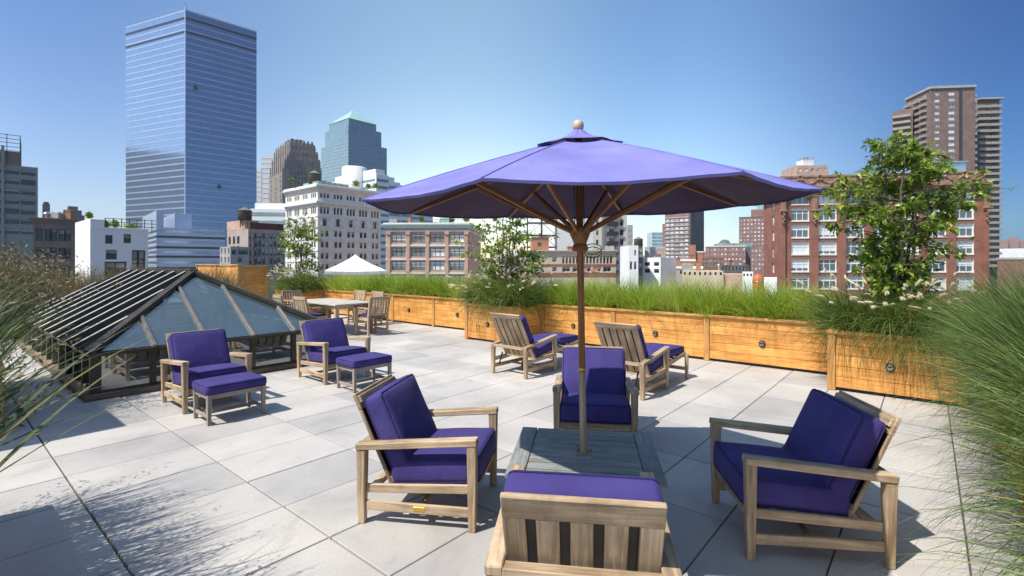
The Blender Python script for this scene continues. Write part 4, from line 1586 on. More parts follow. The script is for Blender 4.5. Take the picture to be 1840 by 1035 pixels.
def curtain(name, tint_, metal, rough, rowh, colw, jitter=0.06, line=(0.05, 0.07, 0.1)):
    """mirror-like curtain wall: panes laid out in object space, each reflecting slightly differently"""
    m, nt, b = new_mat(name)
    tc = N(nt, 'ShaderNodeTexCoord')
    sp = N(nt, 'ShaderNodeSeparateXYZ')
    nt.links.new(tc.outputs['UV'], sp.inputs[0])
    cb = N(nt, 'ShaderNodeCombineXYZ')
    for i, (ax, sc) in enumerate((('X', colw), ('Y', rowh))):
        dv = N(nt, 'ShaderNodeMath', operation='DIVIDE')
        nt.links.new(sp.outputs[ax], dv.inputs[0])
        dv.inputs[1].default_value = sc
        fl = N(nt, 'ShaderNodeMath', operation='FLOOR')
        nt.links.new(dv.outputs[0], fl.inputs[0])
        nt.links.new(fl.outputs[0], cb.inputs[ax])
    wnz = N(nt, 'ShaderNodeTexWhiteNoise', noise_dimensions='2D')
    nt.links.new(cb.outputs[0], wnz.inputs['Vector'])
    c = ramp(nt, wnz.outputs['Value'], [(0.0, mul(tint_, 1 - jitter * 2)), (0.5, tint_), (1.0, mul(tint_, 1 + jitter))])
    nt.links.new(c, b.inputs['Base Color'])
    b.inputs['Metallic'].default_value = metal
    b.inputs['Roughness'].default_value = rough
    nz = N(nt, 'ShaderNodeTexNoise', i_Scale=0.16, i_Detail=2.0)
    nt.links.new(tc.outputs['Object'], nz.inputs['Vector'])
    bp = N(nt, 'ShaderNodeBump', i_Strength=0.25, i_Distance=0.15)
    nt.links.new(nz.outputs['Fac'], bp.inputs['Height'])
    nt.links.new(bp.outputs['Normal'], b.inputs['Normal'])
    return m


def house(name, label, x0, Y, th, top, x1=None, W=None, xd=None, dep=None, side='R', cat='building', group=None, z0=STREET):
    """x0: column of the front's left corner, x1: its right corner; xd: column of the far edge of the visible side.
    Returns a frame: root (at street level), W, depth, height"""
    th = R(th)
    c, s = math.cos(th), math.sin(th)
    X0 = (x0 - CX) / FPX * Y
    if W is None:
        r = (x1 - CX) / FPX
        W = (r * Y - X0) / (c - r * s)
    if dep is None:
        r = (xd - CX) / FPX
        px, py = (X0 + W * c, Y + W * s) if side == 'R' else (X0, Y)
        dep = (r * py - px) / (-s - r * c)
    H = hz(top, Y) - z0
    root = empty(name, (X0, Y, z0), th, label, cat, group)
    return root, W, dep, H


def zpx(py, Y): return hz(py, Y) - STREET


FACE = {  # origin and direction of each face in the house frame
    'front': lambda W, Dp: ((0, 0), (1, 0), W, 0.0),
    'right': lambda W, Dp: ((W, 0), (0, 1), Dp, 90.0),
    'left': lambda W, Dp: ((0, Dp), (0, -1), Dp, -90.0),
    'back': lambda W, Dp: ((W, Dp), (-1, 0), W, 180.0),
}
WCACHE = {}


def window_mesh(w, h, style, frame, glass):
    key = (round(w, 2), round(h, 2), style, frame.name, glass.name)
    if key in WCACHE: return WCACHE[key]
    m = MB()
    m.face([(0, 0, 0), (w, 0, 0), (w, 0, h), (0, 0, h)], 0)
    f = min(0.11, w * 0.07 + 0.02)
    y0, y1 = -0.07, -0.004

    def fr(a, b, c, d): m.span(a, b, y0, y1, c, d, 0.004, 1)
    if style != 'bare':
        fr(0, f, 0, h)
        fr(w - f, w, 0, h)
        fr(f + .001, w - f - .001, 0, f)
        fr(f + .001, w - f - .001, h - f, h)
    if style == 'sash':
        fr(f + .001, w - f - .001, h * 0.5 - f / 2, h * 0.5 + f / 2)
    if style == 'pair':
        fr(w / 2 - f * 0.8, w / 2 + f * 0.8, f + .001, h - f - .001)
        for a, b in ((f + .001, w / 2 - f * 0.8 - .001), (w / 2 + f * 0.8 + .001, w - f - .001)): fr(a, b, h * 0.5 - f / 2, h * 0.5 + f / 2)
    if style == 'triple':
        for q in (1 / 3, 2 / 3): fr(w * q - f * 0.6, w * q + f * 0.6, f + .001, h - f - .001)
        xs = [f, w / 3 - f * 0.6, w / 3 + f * 0.6, w * 2 / 3 - f * 0.6, w * 2 / 3 + f * 0.6, w - f]
        for k in range(3): fr(xs[2 * k] + .001, xs[2 * k + 1] - .001, h * 0.60 - f / 2, h * 0.60 + f / 2)
    if style == 'ribbon':
        n = max(2, int(w / 1.5))
        for k in range(1, n): fr(w * k / n - f * 0.35, w * k / n + f * 0.35, f + .001, h - f - .001)
    o = m.build('window', [glass, frame])
    me = o.data
    bpy.data.objects.remove(o)
    WCACHE[key] = me
    return me


def facade(root, mb, face, W, Dp, z0, z1, wins, rec=0.25, frame=FR_W, glass=WGLASS, style='sash', reveal=None, inset=(0, 0)):
    """wall with real openings between z0 and z1; wins = list of (u0, u1, w0, w1[, style]); windows set back by rec"""
    (ox, oy), (dx, dy), L, ang = FACE[face](W, Dp)
    nx, ny = dy, -dx
    ox, oy = ox + dx * inset[0] - nx * inset[1], oy + dy * inset[0] - ny * inset[1]
    L = L - 2 * inset[0]
    wins = [w for w in wins if w[0] > 0.02 and w[1] < L - 0.02 and w[2] > z0 + 0.02 and w[3] < z1 - 0.02]

    def P(u, z, d=0.0): return (ox + dx * u - nx * d, oy + dy * u - ny * d, z)
    us = sorted(set([0, L] + [round(w[0], 4) for w in wins] + [round(w[1], 4) for w in wins]))
    ws = sorted(set([z0, z1] + [round(w[2], 4) for w in wins] + [round(w[3], 4) for w in wins]))
    boxes = [(round(w[0], 4), round(w[1], 4), round(w[2], 4), round(w[3], 4)) for w in wins]
    for j in range(len(ws) - 1):
        zc = (ws[j] + ws[j + 1]) / 2
        row = [b for b in boxes if b[2] < zc < b[3]]
        run = None
        for i in range(len(us) - 1):
            uc = (us[i] + us[i + 1]) / 2
            open_ = any(b[0] < uc < b[1] for b in row)
            if not open_ and run is None: run = us[i]
            if (open_ or i == len(us) - 2) and run is not None:
                e = us[i] if open_ else us[i + 1]
                mb.face([P(run, ws[j]), P(e, ws[j]), P(e, ws[j + 1]), P(run, ws[j + 1])])
                run = None
    rm = 0 if reveal is None else reveal
    for b, w in zip(boxes, wins):
        u0, u1, a0, a1 = b
        for q in ([P(u0, a0), P(u0, a0, rec), P(u1, a0, rec), P(u1, a0)], [P(u0, a1), P(u1, a1), P(u1, a1, rec), P(u0, a1, rec)],
                  [P(u0, a0), P(u0, a1), P(u0, a1, rec), P(u0, a0, rec)], [P(u1, a0), P(u1, a0, rec), P(u1, a1, rec), P(u1, a1)]):
            mb.face(q, rm)
        me = window_mesh(u1 - u0, a1 - a0, w[4] if len(w) > 4 else style, w[5] if len(w) > 5 else frame, w[6] if len(w) > 6 else glass)
        o = bpy.data.objects.new('window', me)
        COL.objects.link(o)
        o.parent = root
        p = P(u0, a0, rec - 0.002)
        o.location = p
        o.rotation_euler = (0, 0, R(ang))


def solid(mb, faces, W, Dp, z0, z1, top=True, inset=0.0, mi=0):
    for f in faces:
        (ox, oy), (dx, dy), L, ang = FACE[f](W, Dp)
        mb.face([(ox, oy, z0), (ox + dx * L, oy + dy * L, z0), (ox + dx * L, oy + dy * L, z1), (ox, oy, z1)], mi)
    if top: mb.face([(0, 0, z1), (W, 0, z1), (W, Dp, z1), (0, Dp, z1)], mi)


def grid(L, n, w, z_rows, h, m0=0.0, m1=0.0, **kw):
    """n evenly spaced windows of width w on each row starting at z in z_rows"""
    out = []
    st = (L - m0 - m1) / n
    for z in z_rows:
        for k in range(n):
            u = m0 + st * (k + 0.5) - w / 2
            out.append((u, u + w, z, z + h))
    return out


def roof_parapet(root, W, Dp, H, mat, h=0.6, t=0.3, proud=0.05, name='parapet'):
    m = MB()
    m.span(-proud, W + proud, -proud, t, H + .002, H + h, 0.01)
    m.span(-proud, W + proud, Dp - t, Dp + proud, H + .002, H + h, 0.01)
    m.span(-proud, t, t + .002, Dp - t - .002, H + .002, H + h, 0.01)
    m.span(W - t, W + proud, t + .002, Dp - t - .002, H + .002, H + h, 0.01)
    m.build(name, mat, root)


def cornice(root, W, Dp, z, mat, steps, faces=('front', 'left', 'right'), name='cornice'):
    """stepped moulding running round the faces: steps = (dz0, dz1, out)"""
    m = MB()
    for (a, b, o) in steps:
        x0 = -o if 'left' in faces else 0.0
        x1 = W + o if 'right' in faces else W
        if 'front' in faces: m.span(x0, x1, -o, 0.12, z + a, z + b - 0.003, 0.01)
        if 'left' in faces: m.span(-o, 0.12, 0.123, Dp, z + a, z + b - 0.003, 0.01)
        if 'right' in faces: m.span(W - 0.12, W + o, 0.123, Dp, z + a, z + b - 0.003, 0.01)
    return m.build(name, mat, root)


def water_tank(label, x, Y, y_top, y_bot, wpx, leg=1.5):
    X, wd = (x - CX) / FPX * Y, wpx / FPX * Y
    zb, zt = hz(y_bot, Y), hz(y_top, Y)
    h = zt - zb
    root = empty('water_tank', (X, Y, zb - leg), 0.3, label, 'water tank', 'rooftop water tanks')
    r = wd / 2
    m = MB()
    m.lathe([(r * 0.94, leg), (r, leg + 0.02), (r * 0.97, leg + h * 0.72)], 20)
    for q in (0.08, 0.25, 0.42, 0.6): m.lathe([(r * 1.003, leg + h * q), (r * 1.015, leg + h * q), (r * 1.015, leg + h * (q + 0.012)), (r * 1.0, leg + h * (q + 0.012))], 20)
    m.build('barrel', TANKW, root)
    m = MB()
    m.lathe([(r * 1.05, leg + h * 0.71), (r * 1.06, leg + h * 0.73), (0.02, leg + h)], 20, smooth=False)
    m.build('roof', ROOFM, root)
    for k in range(4):
        a = math.pi / 4 + k * math.pi / 2
        one(lambda m: m.beam((r * 0.75 * math.cos(a), r * 0.75 * math.sin(a), 0), (r * 0.75 * math.cos(a), r * 0.75 * math.sin(a), leg - 0.01), 0.15, 0.15, (1, 0, 0)), 'leg', FR_D, root)
    return root


def rooftop_box(root, x0, x1, y0, y1, z, h, mat, name='roof_housing'):
    m = MB()
    m.span(x0, x1, y0, y1, z + 0.003, z + h, 0.02)
    return m.build(name, mat, root)


# --- A: dark office block at the left edge with a steel roof frame
Y = 150
root, W, Dp, H = house('office_block', 'dark glass office block with mint bands and open steel roof frame, far left', -90, Y, 44, 286, x1=67, dep=30)
m = MB()
rows = [zpx(y, Y) for y in (303, 322, 341, 360, 379, 398, 417)]
win = []
u1 = W
bays = [(0.2, W * 0.19), (W * 0.2, W * 0.385), (W * 0.395, W * 0.575), (W * 0.60, W * 0.785), (W * 0.80, W * 0.985)]
for z in rows:
    for a, b in bays: win.append((a, b, z, z + 1.75, 'ribbon', FR_D, WGLASS_D))
facade(root, m, 'front', W, Dp, 0, H, win, 0.2, reveal=1)
solid(m, ('right', 'left', 'back'), W, Dp, 0, H)
m.build('wall', [plain('office_panel', (0.20, 0.245, 0.25), 0.4), FR_D], root)
one(lambda m: [m.span(W * 0.585 - 0.35, W * 0.585 + 0.35, -0.5, -0.02, 0, H + 6, 0.02), m.span(W - 0.4, W + 0.15, -0.4, -0.02, 0, H, 0.02)], 'column', FR_G, root)
rooftop_box(root, 0.5, W * 0.79, 1, 20, H, 4.6, BROWNST)
m = MB()
for k in range(5):
    z = H + 4.7 + k * 1.25
    m.beam((0, 0.4, z), (W * 0.79, 0.4, z), 0.14, 0.16)
    m.beam((W * 0.79, 0.5, z), (W * 0.79, 18, z), 0.14, 0.16)
for k in range(6): m.beam((W * 0.79 * k / 5, 0.4, H), (W * 0.79 * k / 5, 0.4, H + 10), 0.18, 0.18, (1, 0, 0))
m.beam((W * 0.79, 18, H), (W * 0.79, 18, H + 10), 0.18, 0.18, (1, 0, 0))
m.build('roof_frame', FR_D, root)

# --- B: distant silhouettes
for (x0, x1, top, tops, lab) in ((76, 90, 366, ((78, 88, 362),), 'small distant dark tower just right of the dark office block'),
                                 (108, 152, 385, ((114, 147, 376), (122, 140, 369)), 'distant dark stepped tower between the office block and the glass skyscraper')):
    Y = 420
    root, W, Dp, H = house('distant_tower', lab, x0, Y, 43, top, x1=x1, dep=25, cat='tower')
    m = MB()
    solid(m, ('front', 'right', 'left', 'back'), W, Dp, 0, H)
    for i, (a, b, t) in enumerate(tops):
        xa, xb = W * (a - x0) / (x1 - x0), W * (b - x0) / (x1 - x0)
        m.span(xa, xb, 1 + i, Dp - 1 - i, H - 0.5 + i, zpx(t, Y), 0.05)
    m.build('wall', stone('distant_masonry', (0.10, 0.10, 0.11), (0.15, 0.145, 0.15), 0.1, 0.9, 0), root)

# --- C: brown loft building
Y = 72
root, W, Dp, H = house('loft_building', 'brown masonry loft building with tall dark windows beside the white house', 60, Y, 42, 392, x1=137, dep=22)
m = MB()
win = []
for z in [zpx(y, Y) for y in (432, 466, 500)]:
    for k in range(3):
        u = W * (0.05 + 0.33 * k)
        win += [(u, u + 0.75, z, z + 1.75), (u + 0.95, u + 1.7, z, z + 1.75)]
facade(root, m, 'front', W, Dp, 0, H, win, 0.3, FR_D, WGLASS_D, 'sash')
solid(m, ('right', 'left', 'back'), W, Dp, 0, H)
m.build('wall', BROWNST, root)
cornice(root, W, Dp, H, BROWNST, [(-0.7, -0.35, 0.12), (-0.35, -0.1, 0.3), (-0.1, 0.12, 0.45)])

# --- D: white house with a roof deck
Y = 46
root, W, Dp, H = house('white_house', 'white cubic house with a plant filled roof deck in front of the glass skyscraper', 162, Y, 50, 412, x1=266, xd=135, side='L')
m = MB()
uu = lambda px: ((px - CX) / FPX * Y - (162 - CX) / FPX * Y) / (math.cos(R(50)) - (px - CX) / FPX * math.sin(R(50)))
win = [(uu(189), uu(203), zpx(441, Y) + .2, zpx(426, Y) + .25, 'sash', FR_D, WGLASS_D), (uu(222), uu(236), zpx(441, Y) + .3, zpx(426, Y) + .4, 'sash', FR_D, WGLASS_D),
       (uu(190), uu(211), zpx(468, Y) + .1, zpx(452, Y) + .2, 'bare', FR_D, WGLASS_D), (uu(237), uu(262), zpx(500, Y), zpx(454, Y) + .3, 'pair', FR_D, WGLASS_D),
       (uu(188), uu(228), zpx(500, Y), zpx(472, Y) + .1, 'ribbon', FR_D, WGLASS_D)]
facade(root, m, 'front', W, Dp, 0, H, win, 0.35, FR_D, WGLASS_D)
solid(m, ('left', 'right', 'back'), W, Dp, 0, H)
m.build('wall', WHITE, root)
tw = uu(188)
m = MB()
m.span(0.0, tw, 0.0, Dp, H + 0.003, zpx(393, Y), 0.02)
m.build('stair_tower', WHITE, root)
roof = MB()
roof.span(tw + 0.01, W + 0.02, -0.03, 0.22, H + 0.003, H + 0.25, 0.01)
roof.build('parapet', WHITE, root)
m = MB()
for k in range(7):
    x = tw + 0.3 + 0.62 * k
    m.beam((x, 1.2, H), (x, 1.2, H + 1.25), 0.06, 0.06, (1, 0, 0))
for z in (0.5, 0.85, 1.2): m.beam((tw + 0.2, 1.2, H + z), (tw + 4.4, 1.2, H + z), 0.04, 0.05)
m.build('deck_railing', FR_D, root)


def bush(root_or_loc, label, r, h, n, mat, seed, size=0.12, cat='shrub', group=None, parent=None):
    rg = np.random.default_rng(seed)
    c = rg.normal(0, 1, (n, 3))
    c /= np.linalg.norm(c, axis=1)[:, None]
    lob = 0.75 + 0.25 * np.sin(c[:, 0] * 5 + seed) * np.cos(c[:, 1] * 4 + c[:, 2] * 3)
    rr_ = (rg.random(n) ** 0.45) * lob
    P = c * rr_[:, None] * np.array([r, r, h / 2]) + np.array([0, 0, h / 2])
    d = rg.normal(0, 1, (n, 3))
    d /= np.linalg.norm(d, axis=1)[:, None]
    e = np.cross(d, rg.normal(0, 1, (n, 3)))
    e /= np.linalg.norm(e, axis=1)[:, None] + 1e-6
    V = np.stack([P, P + d * size * .5 + e * size * .3, P + d * size, P + d * size * .5 - e * size * .3], 1).reshape(-1, 3)
    o = fastmesh('shrub', V, np.arange(n * 4).reshape(-1, 4), mat, None, np.repeat(rg.random(n), 4), False)
    o.location = root_or_loc
    return tag(o, label, cat, group)


def at(px, py, Y): return Vector(((px - CX) / FPX * Y, Y, hz(py, Y)))


def roof_pt(px, Y, py): return at(px, py, Y)


for i, (px, yb, r, h, lab) in enumerate(((191, 412, 0.45, 1.0, 'dark round shrub on the white house roof deck, beside its stair tower'),
                                         (207, 412, 0.4, 1.1, 'dark shrub in the middle of the white house roof deck'),
                                         (236, 414, 0.9, 0.85, 'pale green shrub spilling over the white house roof edge'),
                                         (160, 393, 0.35, 0.7, 'small dark shrub on top of the white stair tower'))):
    YY = (47.2, 49.5, 51.0, 46.9)[i]
    bush(at(px, yb, YY), lab, r, h, 500, (LEAF_A, LEAF_A, LEAF_B, LEAF_A)[i], 40 + i, 0.16, 'shrub', 'shrubs on the roofs')

# --- E: the tall glass skyscraper (its plan is a parallelogram) on a banded podium
CW_L = curtain('curtain_blue', (0.26, 0.36, 0.52), 0.6, 0.10, 4.0, 1.6, 0.03)
CW_BAND = stone('steel_spandrel', (0.36, 0.44, 0.58), (0.42, 0.50, 0.64), 0.05, 0.35, 0, 0.35)
CW_DARK = plain('louvre_dark', (0.03, 0.045, 0.07), 0.5, 0.3)
Y = 377.0
C0 = Vector(((333 - CX) / FPX * Y, Y, 0))
dl = Vector((-0.923, 0.385, 0))
dr = Vector((0.709, 0.706, 0))


def reach(P0, d, px):
    r = (px - CX) / FPX
    return (r * P0.y - P0.x) / (d.x - r * d.y)


Ll, Lr = reach(C0, dl, 226), reach(C0, dr, 461)
HT = hz(10, Y) - STREET
st = empty('glass_skyscraper', (C0.x, C0.y, STREET), 0, 'tall blue mirror glass skyscraper with two faces and a sharp corner', 'skyscraper')


def para(mb, ll, lr, z0, z1, o=0.0, mi=0, top=False, faces='lrbk'):
    A = -(dl + dr).normalized() * 0 + Vector((0, 0, 0))
    n1 = Vector((-0.385, -0.923, 0))
    n2 = Vector((0.706, -0.709, 0))
    k = o / (n1.dot(n1) + 1e-9)
    # corner pushed so both faces move out by o
    det = n1.x * n2.y - n1.y * n2.x
    cx_ = (o * n2.y - n1.y * o) / det
    cy_ = (n1.x * o - o * n2.x) / det
    c0 = Vector((cx_, cy_, 0))
    p = [c0, c0 + dr * (lr + o), c0 + dr * (lr + o) + dl * (ll + o), c0 + dl * (ll + o)]
    L = [lr, ll, lr, ll]
    for i in range(4):
        a, b = p[i], p[(i + 1) % 4]
        mb.face([(a.x, a.y, z0), (b.x, b.y, z0), (b.x, b.y, z1), (a.x, a.y, z1)], mi, [(0, z0), (L[i], z0), (L[i], z1), (0, z1)])
    if top:
        mb.face([(q.x, q.y, z1) for q in p], mi)
        mb.face([(q.x, q.y, z0) for q in p][::-1], mi)


m = MB()
para(m, Ll, Lr, 0, HT - 3, 0, 0, True)
m.build('curtain_wall', CW_L, st)
nfl = 46
flh = (HT - 3) / nfl
m = MB()
for k in range(1, nfl + 1):
    z = k * flh
    para(m, Ll, Lr, z - 1.15, z - 0.03, 0.10, 0, True)
m.build('floor_bands', CW_BAND, st)['kind'] = 'stuff'
m = MB()
para(m, Ll, Lr, HT - 10.2, HT - 8.2, 0.16, 0, True)
para(m, Ll, Lr, HT - 20.5, HT - 19.0, 0.16, 0, True)
m.build('louvre_band', CW_DARK, st)
m = MB()
for i, (d, L, nn) in enumerate(((dl, Ll, 28), (dr, Lr, 36))):
    for k in range(nn + 1):
        p = d * (L * k / nn)
        m.span(p.x - 0.12, p.x + 0.12, p.y - 0.12, p.y + 0.12, HT - 3.0, HT + 1.2, 0.01)
m.build('parapet_fins', CW_BAND, st)
m = MB()
m.beam((0, -0.05, 0), (0, -0.05, HT), 0.7, 0.7, (1, 0, 0))
m.build('corner_fin', CW_BAND, st)
m = MB()
for (u, z) in ((0.45, 0.40), (0.13, 0.73)):
    p = dr * (Lr * u) + Vector((0.706, -0.709, 0)) * 0.6
    m = MB()
    m.box((p.x, p.y, HT * z), (2.6, 1.2, 2.2), R(45), 0.05)
    m.beam((p.x, p.y, HT * z + 1.2), (p.x, p.y, HT * z + 2.8), 0.3, 0.3, (1, 0, 0))
    m.build('window_cleaning_cradle', FR_D, st)

Y = 285.0
root, W, Dp, H = house('glass_podium', 'low blue banded glass block with dark ribbon windows at the foot of the skyscraper', 281, Y, 43, 408, x1=404, xd=240, side='L')
m = MB()
solid(m, ('front', 'right', 'left', 'back'), W, Dp, 0, H)
m.span(-0.02, W * 0.10, 0.0, Dp * 0.55, H + 0.01, zpx(378, Y), 0.05)
m.span(-0.02, W * 0.04, Dp * 0.75, Dp * 1.02, H + 0.01, zpx(388, Y), 0.05)
m.build('wall', CW_BAND, root)
m = MB()
for y in (427, 446, 463, 484):
    z = zpx(y, Y)
    m.span(-0.15, W + 0.1, -0.15, 0.3, z, z + 1.3, 0.02)
    m.span(-0.15, 0.3, 0.32, Dp, z, z + 1.3, 0.02)
m.build('ribbon_windows', CW_DARK, root)['kind'] = 'stuff'
m = MB()
for y in (417, 436, 455, 474):
    z = zpx(y, Y)
    m.span(-0.1, W + 0.1, -0.1, 0.3, z, z + 1.5, 0.02)
    m.span(-0.1, 0.3, 0.32, Dp, z, z + 1.5, 0.02)
m.build('floor_bands', CW_L, root)['kind'] = 'stuff'
rooftop_box(root, W * 0.30, W * 0.55, Dp * 0.1, Dp * 0.5, H, 9.5, CW_BAND)

# the dark slab the skyscraper mirrors, out of view to the left
root = empty('dark_slab_tower', (-560, 250, STREET), R(15), 'dark slab tower out of view on the left, mirrored in the skyscraper', 'tower')
m = MB()
m.span(-40, 40, -150, 60, 0, 158, 0.1)
m.span(-40, 10, 60.2, 150, 0, 172, 0.1)
m.build('wall', DARKC, root)

# --- F: beige loft with a dark roof band
Y = 95
root, W, Dp, H = house('beige_loft', 'beige and brown loft building with a dark red roof storey under a water tank', 446, Y, 50, 411, x1=512, xd=408, side='L')
m = MB()
win = []
for y, hh in ((428, 1.1), (443, 1.2), (459, 1.5), (475, 1.5), (492, 1.5)):
    z = zpx(y, Y)
    win += [(W * 0.035, W * 0.08, z, z + 1.4, 'bare')]
    win += [(W * (0.16 + 0.104 * k), W * (0.16 + 0.104 * k) + W * 0.085, z, z + hh) for k in range(8)]
facade(root, m, 'front', W, Dp, 0, H, win, 0.25, FR_G, WGLASS, 'sash')
win = grid(Dp, 3, 1.1, [zpx(y, Y) for y in (437, 455, 473)], 1.5, 0.3, Dp * 0.35)
facade(root, m, 'left', W, Dp, 0, H, win, 0.25, FR_D, WGLASS_D, 'sash', reveal=1)
solid(m, ('right', 'back'), W, Dp, 0, H)
m.build('wall', [stone('taupe_masonry', (0.34, 0.27, 0.235), (0.44, 0.36, 0.32), 0.6, 0.85, 0.08), BRICK_P], root)
rooftop_box(root, 0.5, W - 0.01, 0.5, Dp * 0.8, H, 1.3, stone('oxide_red', (0.07, 0.022, 0.02), (0.11, 0.04, 0.035), 0.8, 0.8, 0.1))
rooftop_box(root, -0.02, 2.6, 1.6, Dp + 0.05, H, zpx(394, Y) - H, BRICK_P, 'stair_tower')
m = MB()
for k in range(5):   # fire escape
    z = zpx(428 + 16 * k, Y)
    m.span(W * 0.10, W * 0.15, -0.9, -0.02, z, z + 0.06, 0.005)
    m.span(W * 0.10, W * 0.15, -0.9, -0.86, z + 0.07, z + 0.95, 0.005)
    m.beam((W * 0.105, -0.6, z), (W * 0.145, -0.6, z - 1.7), 0.5, 0.06)
m.build('fire_escape', FR_D, root)
root, W, Dp, H = house('grey_house', 'low white and grey gabled back building in front of the beige loft', 414, 84, 50, 443, x1=447, xd=395, side='L')
m = MB()
facade(root, m, 'front', W, Dp, 0, H, [(W * .08, W * .3, zpx(457, 84), zpx(449, 84)), (W * .42, W * .95, zpx(457, 84), zpx(448, 84), 'ribbon'), (W * .4, W * .62, zpx(471, 84), zpx(462, 84))], 0.2, FR_D, WGLASS_D)
facade(root, m, 'left', W, Dp, 0, H, grid(Dp, 3, 0.6, [zpx(456, 84), zpx(472, 84)], 1.0), 0.2, FR_D, WGLASS_D, reveal=1)
solid(m, ('right', 'back'), W, Dp, 0, H)
m.build('wall', [GREYC, WHITE], root)
water_tank('dark wooden water tank on the beige loft, against the skyscraper', 440, 97, 372, 396, 23)

# --- G: pale hazy tower behind
Y = 900
for (x0, x1, top, lab) in ((470, 492, 279, 'pale hazy tower rising behind the dark stepped tower'), (461, 471, 303, 'pale lower tower squeezed between the skyscraper and the hazy tower')):
    root, W, Dp, H = house('pale_tower', lab, x0, Y, 0, top, x1=x1, dep=30, cat='tower')
    m = MB()
    solid(m, ('front', 'right', 'left', 'back'), W, Dp, 0, H)
    for k in range(20): m.span(-0.1, W + 0.1, -0.4, -0.02, H - 6 - 9 * k, H - 4.5 - 9 * k, 0.02)
    m.build('wall', PALE, root)

# --- H: dark stepped art deco tower
Y = 460
root, W, Dp, H = house('stepped_tower', 'dark brown stepped art deco tower left of the pyramid topped tower', 519, Y, 38, 300, x1=578, xd=483, side='L', cat='tower')
m = MB()
rows = [zpx(y, Y) for y in range(312, 470, 9)]
n = 9
win = grid(W, n, W / n * 0.36, [z for z in rows[:8]], 2.9, 1.0, 1.0)
facade(root, m, 'front', W, Dp, 0, H, win, 0.6, FR_D, WGLASS_D, 'bare')
win = grid(Dp, 4, 2.2, rows[:7], 2.9, 1.0, 1.0)
facade(root, m, 'left', W, Dp, 0, H, win, 0.6, FR_D, WGLASS_D, 'bare')
solid(m, ('right', 'back'), W, Dp, 0, H)
for (q, t, i) in ((0.015, 283, 0), (0.05, 268, 1), (0.09, 254, 2), (0.12, 247, 3), (0.30, 239, 4)):
    zb = H - 1 if i == 0 else zt
    zt = zpx(t, Y)
    m.span(W * q, W * (1 - q), Dp * q * 1.3, Dp * (1 - q * 1.3), zb - 0.1 * i, zt, 0.2)
    nb_ = 9 - i
    for k in range(nb_):   # crown piers
        x = W * q + (W * (1 - 2 * q)) * (k + 0.5) / nb_
        m.span(x - 0.9, x + 0.9, Dp * q * 1.3 - 0.7, Dp * q * 1.3 - 0.02, zb, zt + 1.8, 0.1)
        y = Dp * q * 1.3 + Dp * (1 - 2.6 * q) * (k + 0.5) / nb_
        m.span(W * q - 0.7, W * q - 0.02, y - 0.9, y + 0.9, zb, zt + 1.8, 0.1)
for k in range(n + 1):
    x = 1.0 + (W - 2) * k / n
    m.span(x - 0.5, x + 0.5, -0.5, -0.02, 0, H + 2.2, 0.05)
m.build('wall', DECO, root)
m = MB()
for x in (0.35, 0.52, 0.62): m.span(W * x, W * x + 3, Dp * 0.42, Dp * 0.42 + 3, zt + 0.02, zt + 3.4, 0.1)
m.build('roof_housing', DARKC, root)

# --- I: glass tower with a pyramid roof
CW_T = curtain('curtain_teal', (0.27, 0.36, 0.37), 0.55, 0.14, 4.0, 3.0, 0.08)
CW_T2 = stone('teal_granite', (0.26, 0.34, 0.37), (0.31, 0.39, 0.42), 0.05, 0.35, 0, 0.3)
Y = 620
root, W, Dp, H = house('pyramid_tower', 'blue green glass tower with a pyramid roof and stepped shoulders', 626, Y, 50, 252, x1=695, xd=577, side='L', cat='skyscraper')
m = MB()


def bodyuv(mb, x0, x1, y0, y1, z0, z1):
    for (a, b) in (((x0, y0), (x1, y0)), ((x1, y0), (x1, y1)), ((x1, y1), (x0, y1)), ((x0, y1), (x0, y0))):
        L = math.hypot(b[0] - a[0], b[1] - a[1])
        mb.face([(*a, z0), (*b, z0), (*b, z1), (*a, z1)], 0, [(0, z0), (L, z0), (L, z1), (0, z1)])
    mb.face([(x0, y0, z1), (x1, y0, z1), (x1, y1, z1), (x0, y1, z1)])


bodyuv(m, 0, W, 0, Dp, 0, H)
i1, i2 = 0.075, 0.14
bodyuv(m, W * i1 * 0, W * (1 - i1 * 2), Dp * 0, Dp * (1 - i1 * 2), H, zpx(224, Y))
z3 = zpx(211, Y)
bodyuv(m, W * 0.03, W * (1 - i2 * 1.9), Dp * 0.03, Dp * (1 - i2 * 1.9), zpx(224, Y), z3)
m.build('curtain_wall', CW_T, root)
m = MB()
for k in range(34):
    z = H - 2.5 - 4.2 * k
    m.span(-0.2, W + 0.2, -0.2, 0.5, z, z + 1.3, 0.02)
    m.span(-0.2, 0.5, 0.52, Dp, z, z + 1.3, 0.02)
m.build('floor_bands', CW_T2, root)['kind'] = 'stuff'
m = MB()
x0, x1, y0, y1 = W * 0.02, W * (1 - i2 * 1.85), Dp * 0.02, Dp * (1 - i2 * 1.85)
ap = ((x0 + x1) / 2, (y0 + y1) / 2, zpx(193, Y) + 6)
for a, b in (((x0, y0), (x1, y0)), ((x1, y0), (x1, y1)), ((x1, y1), (x0, y1)), ((x0, y1), (x0, y0))):
    m.face([(*a, z3 + 0.05), (*b, z3 + 0.05), ap])
m.build('pyramid_roof', TEALM, root)

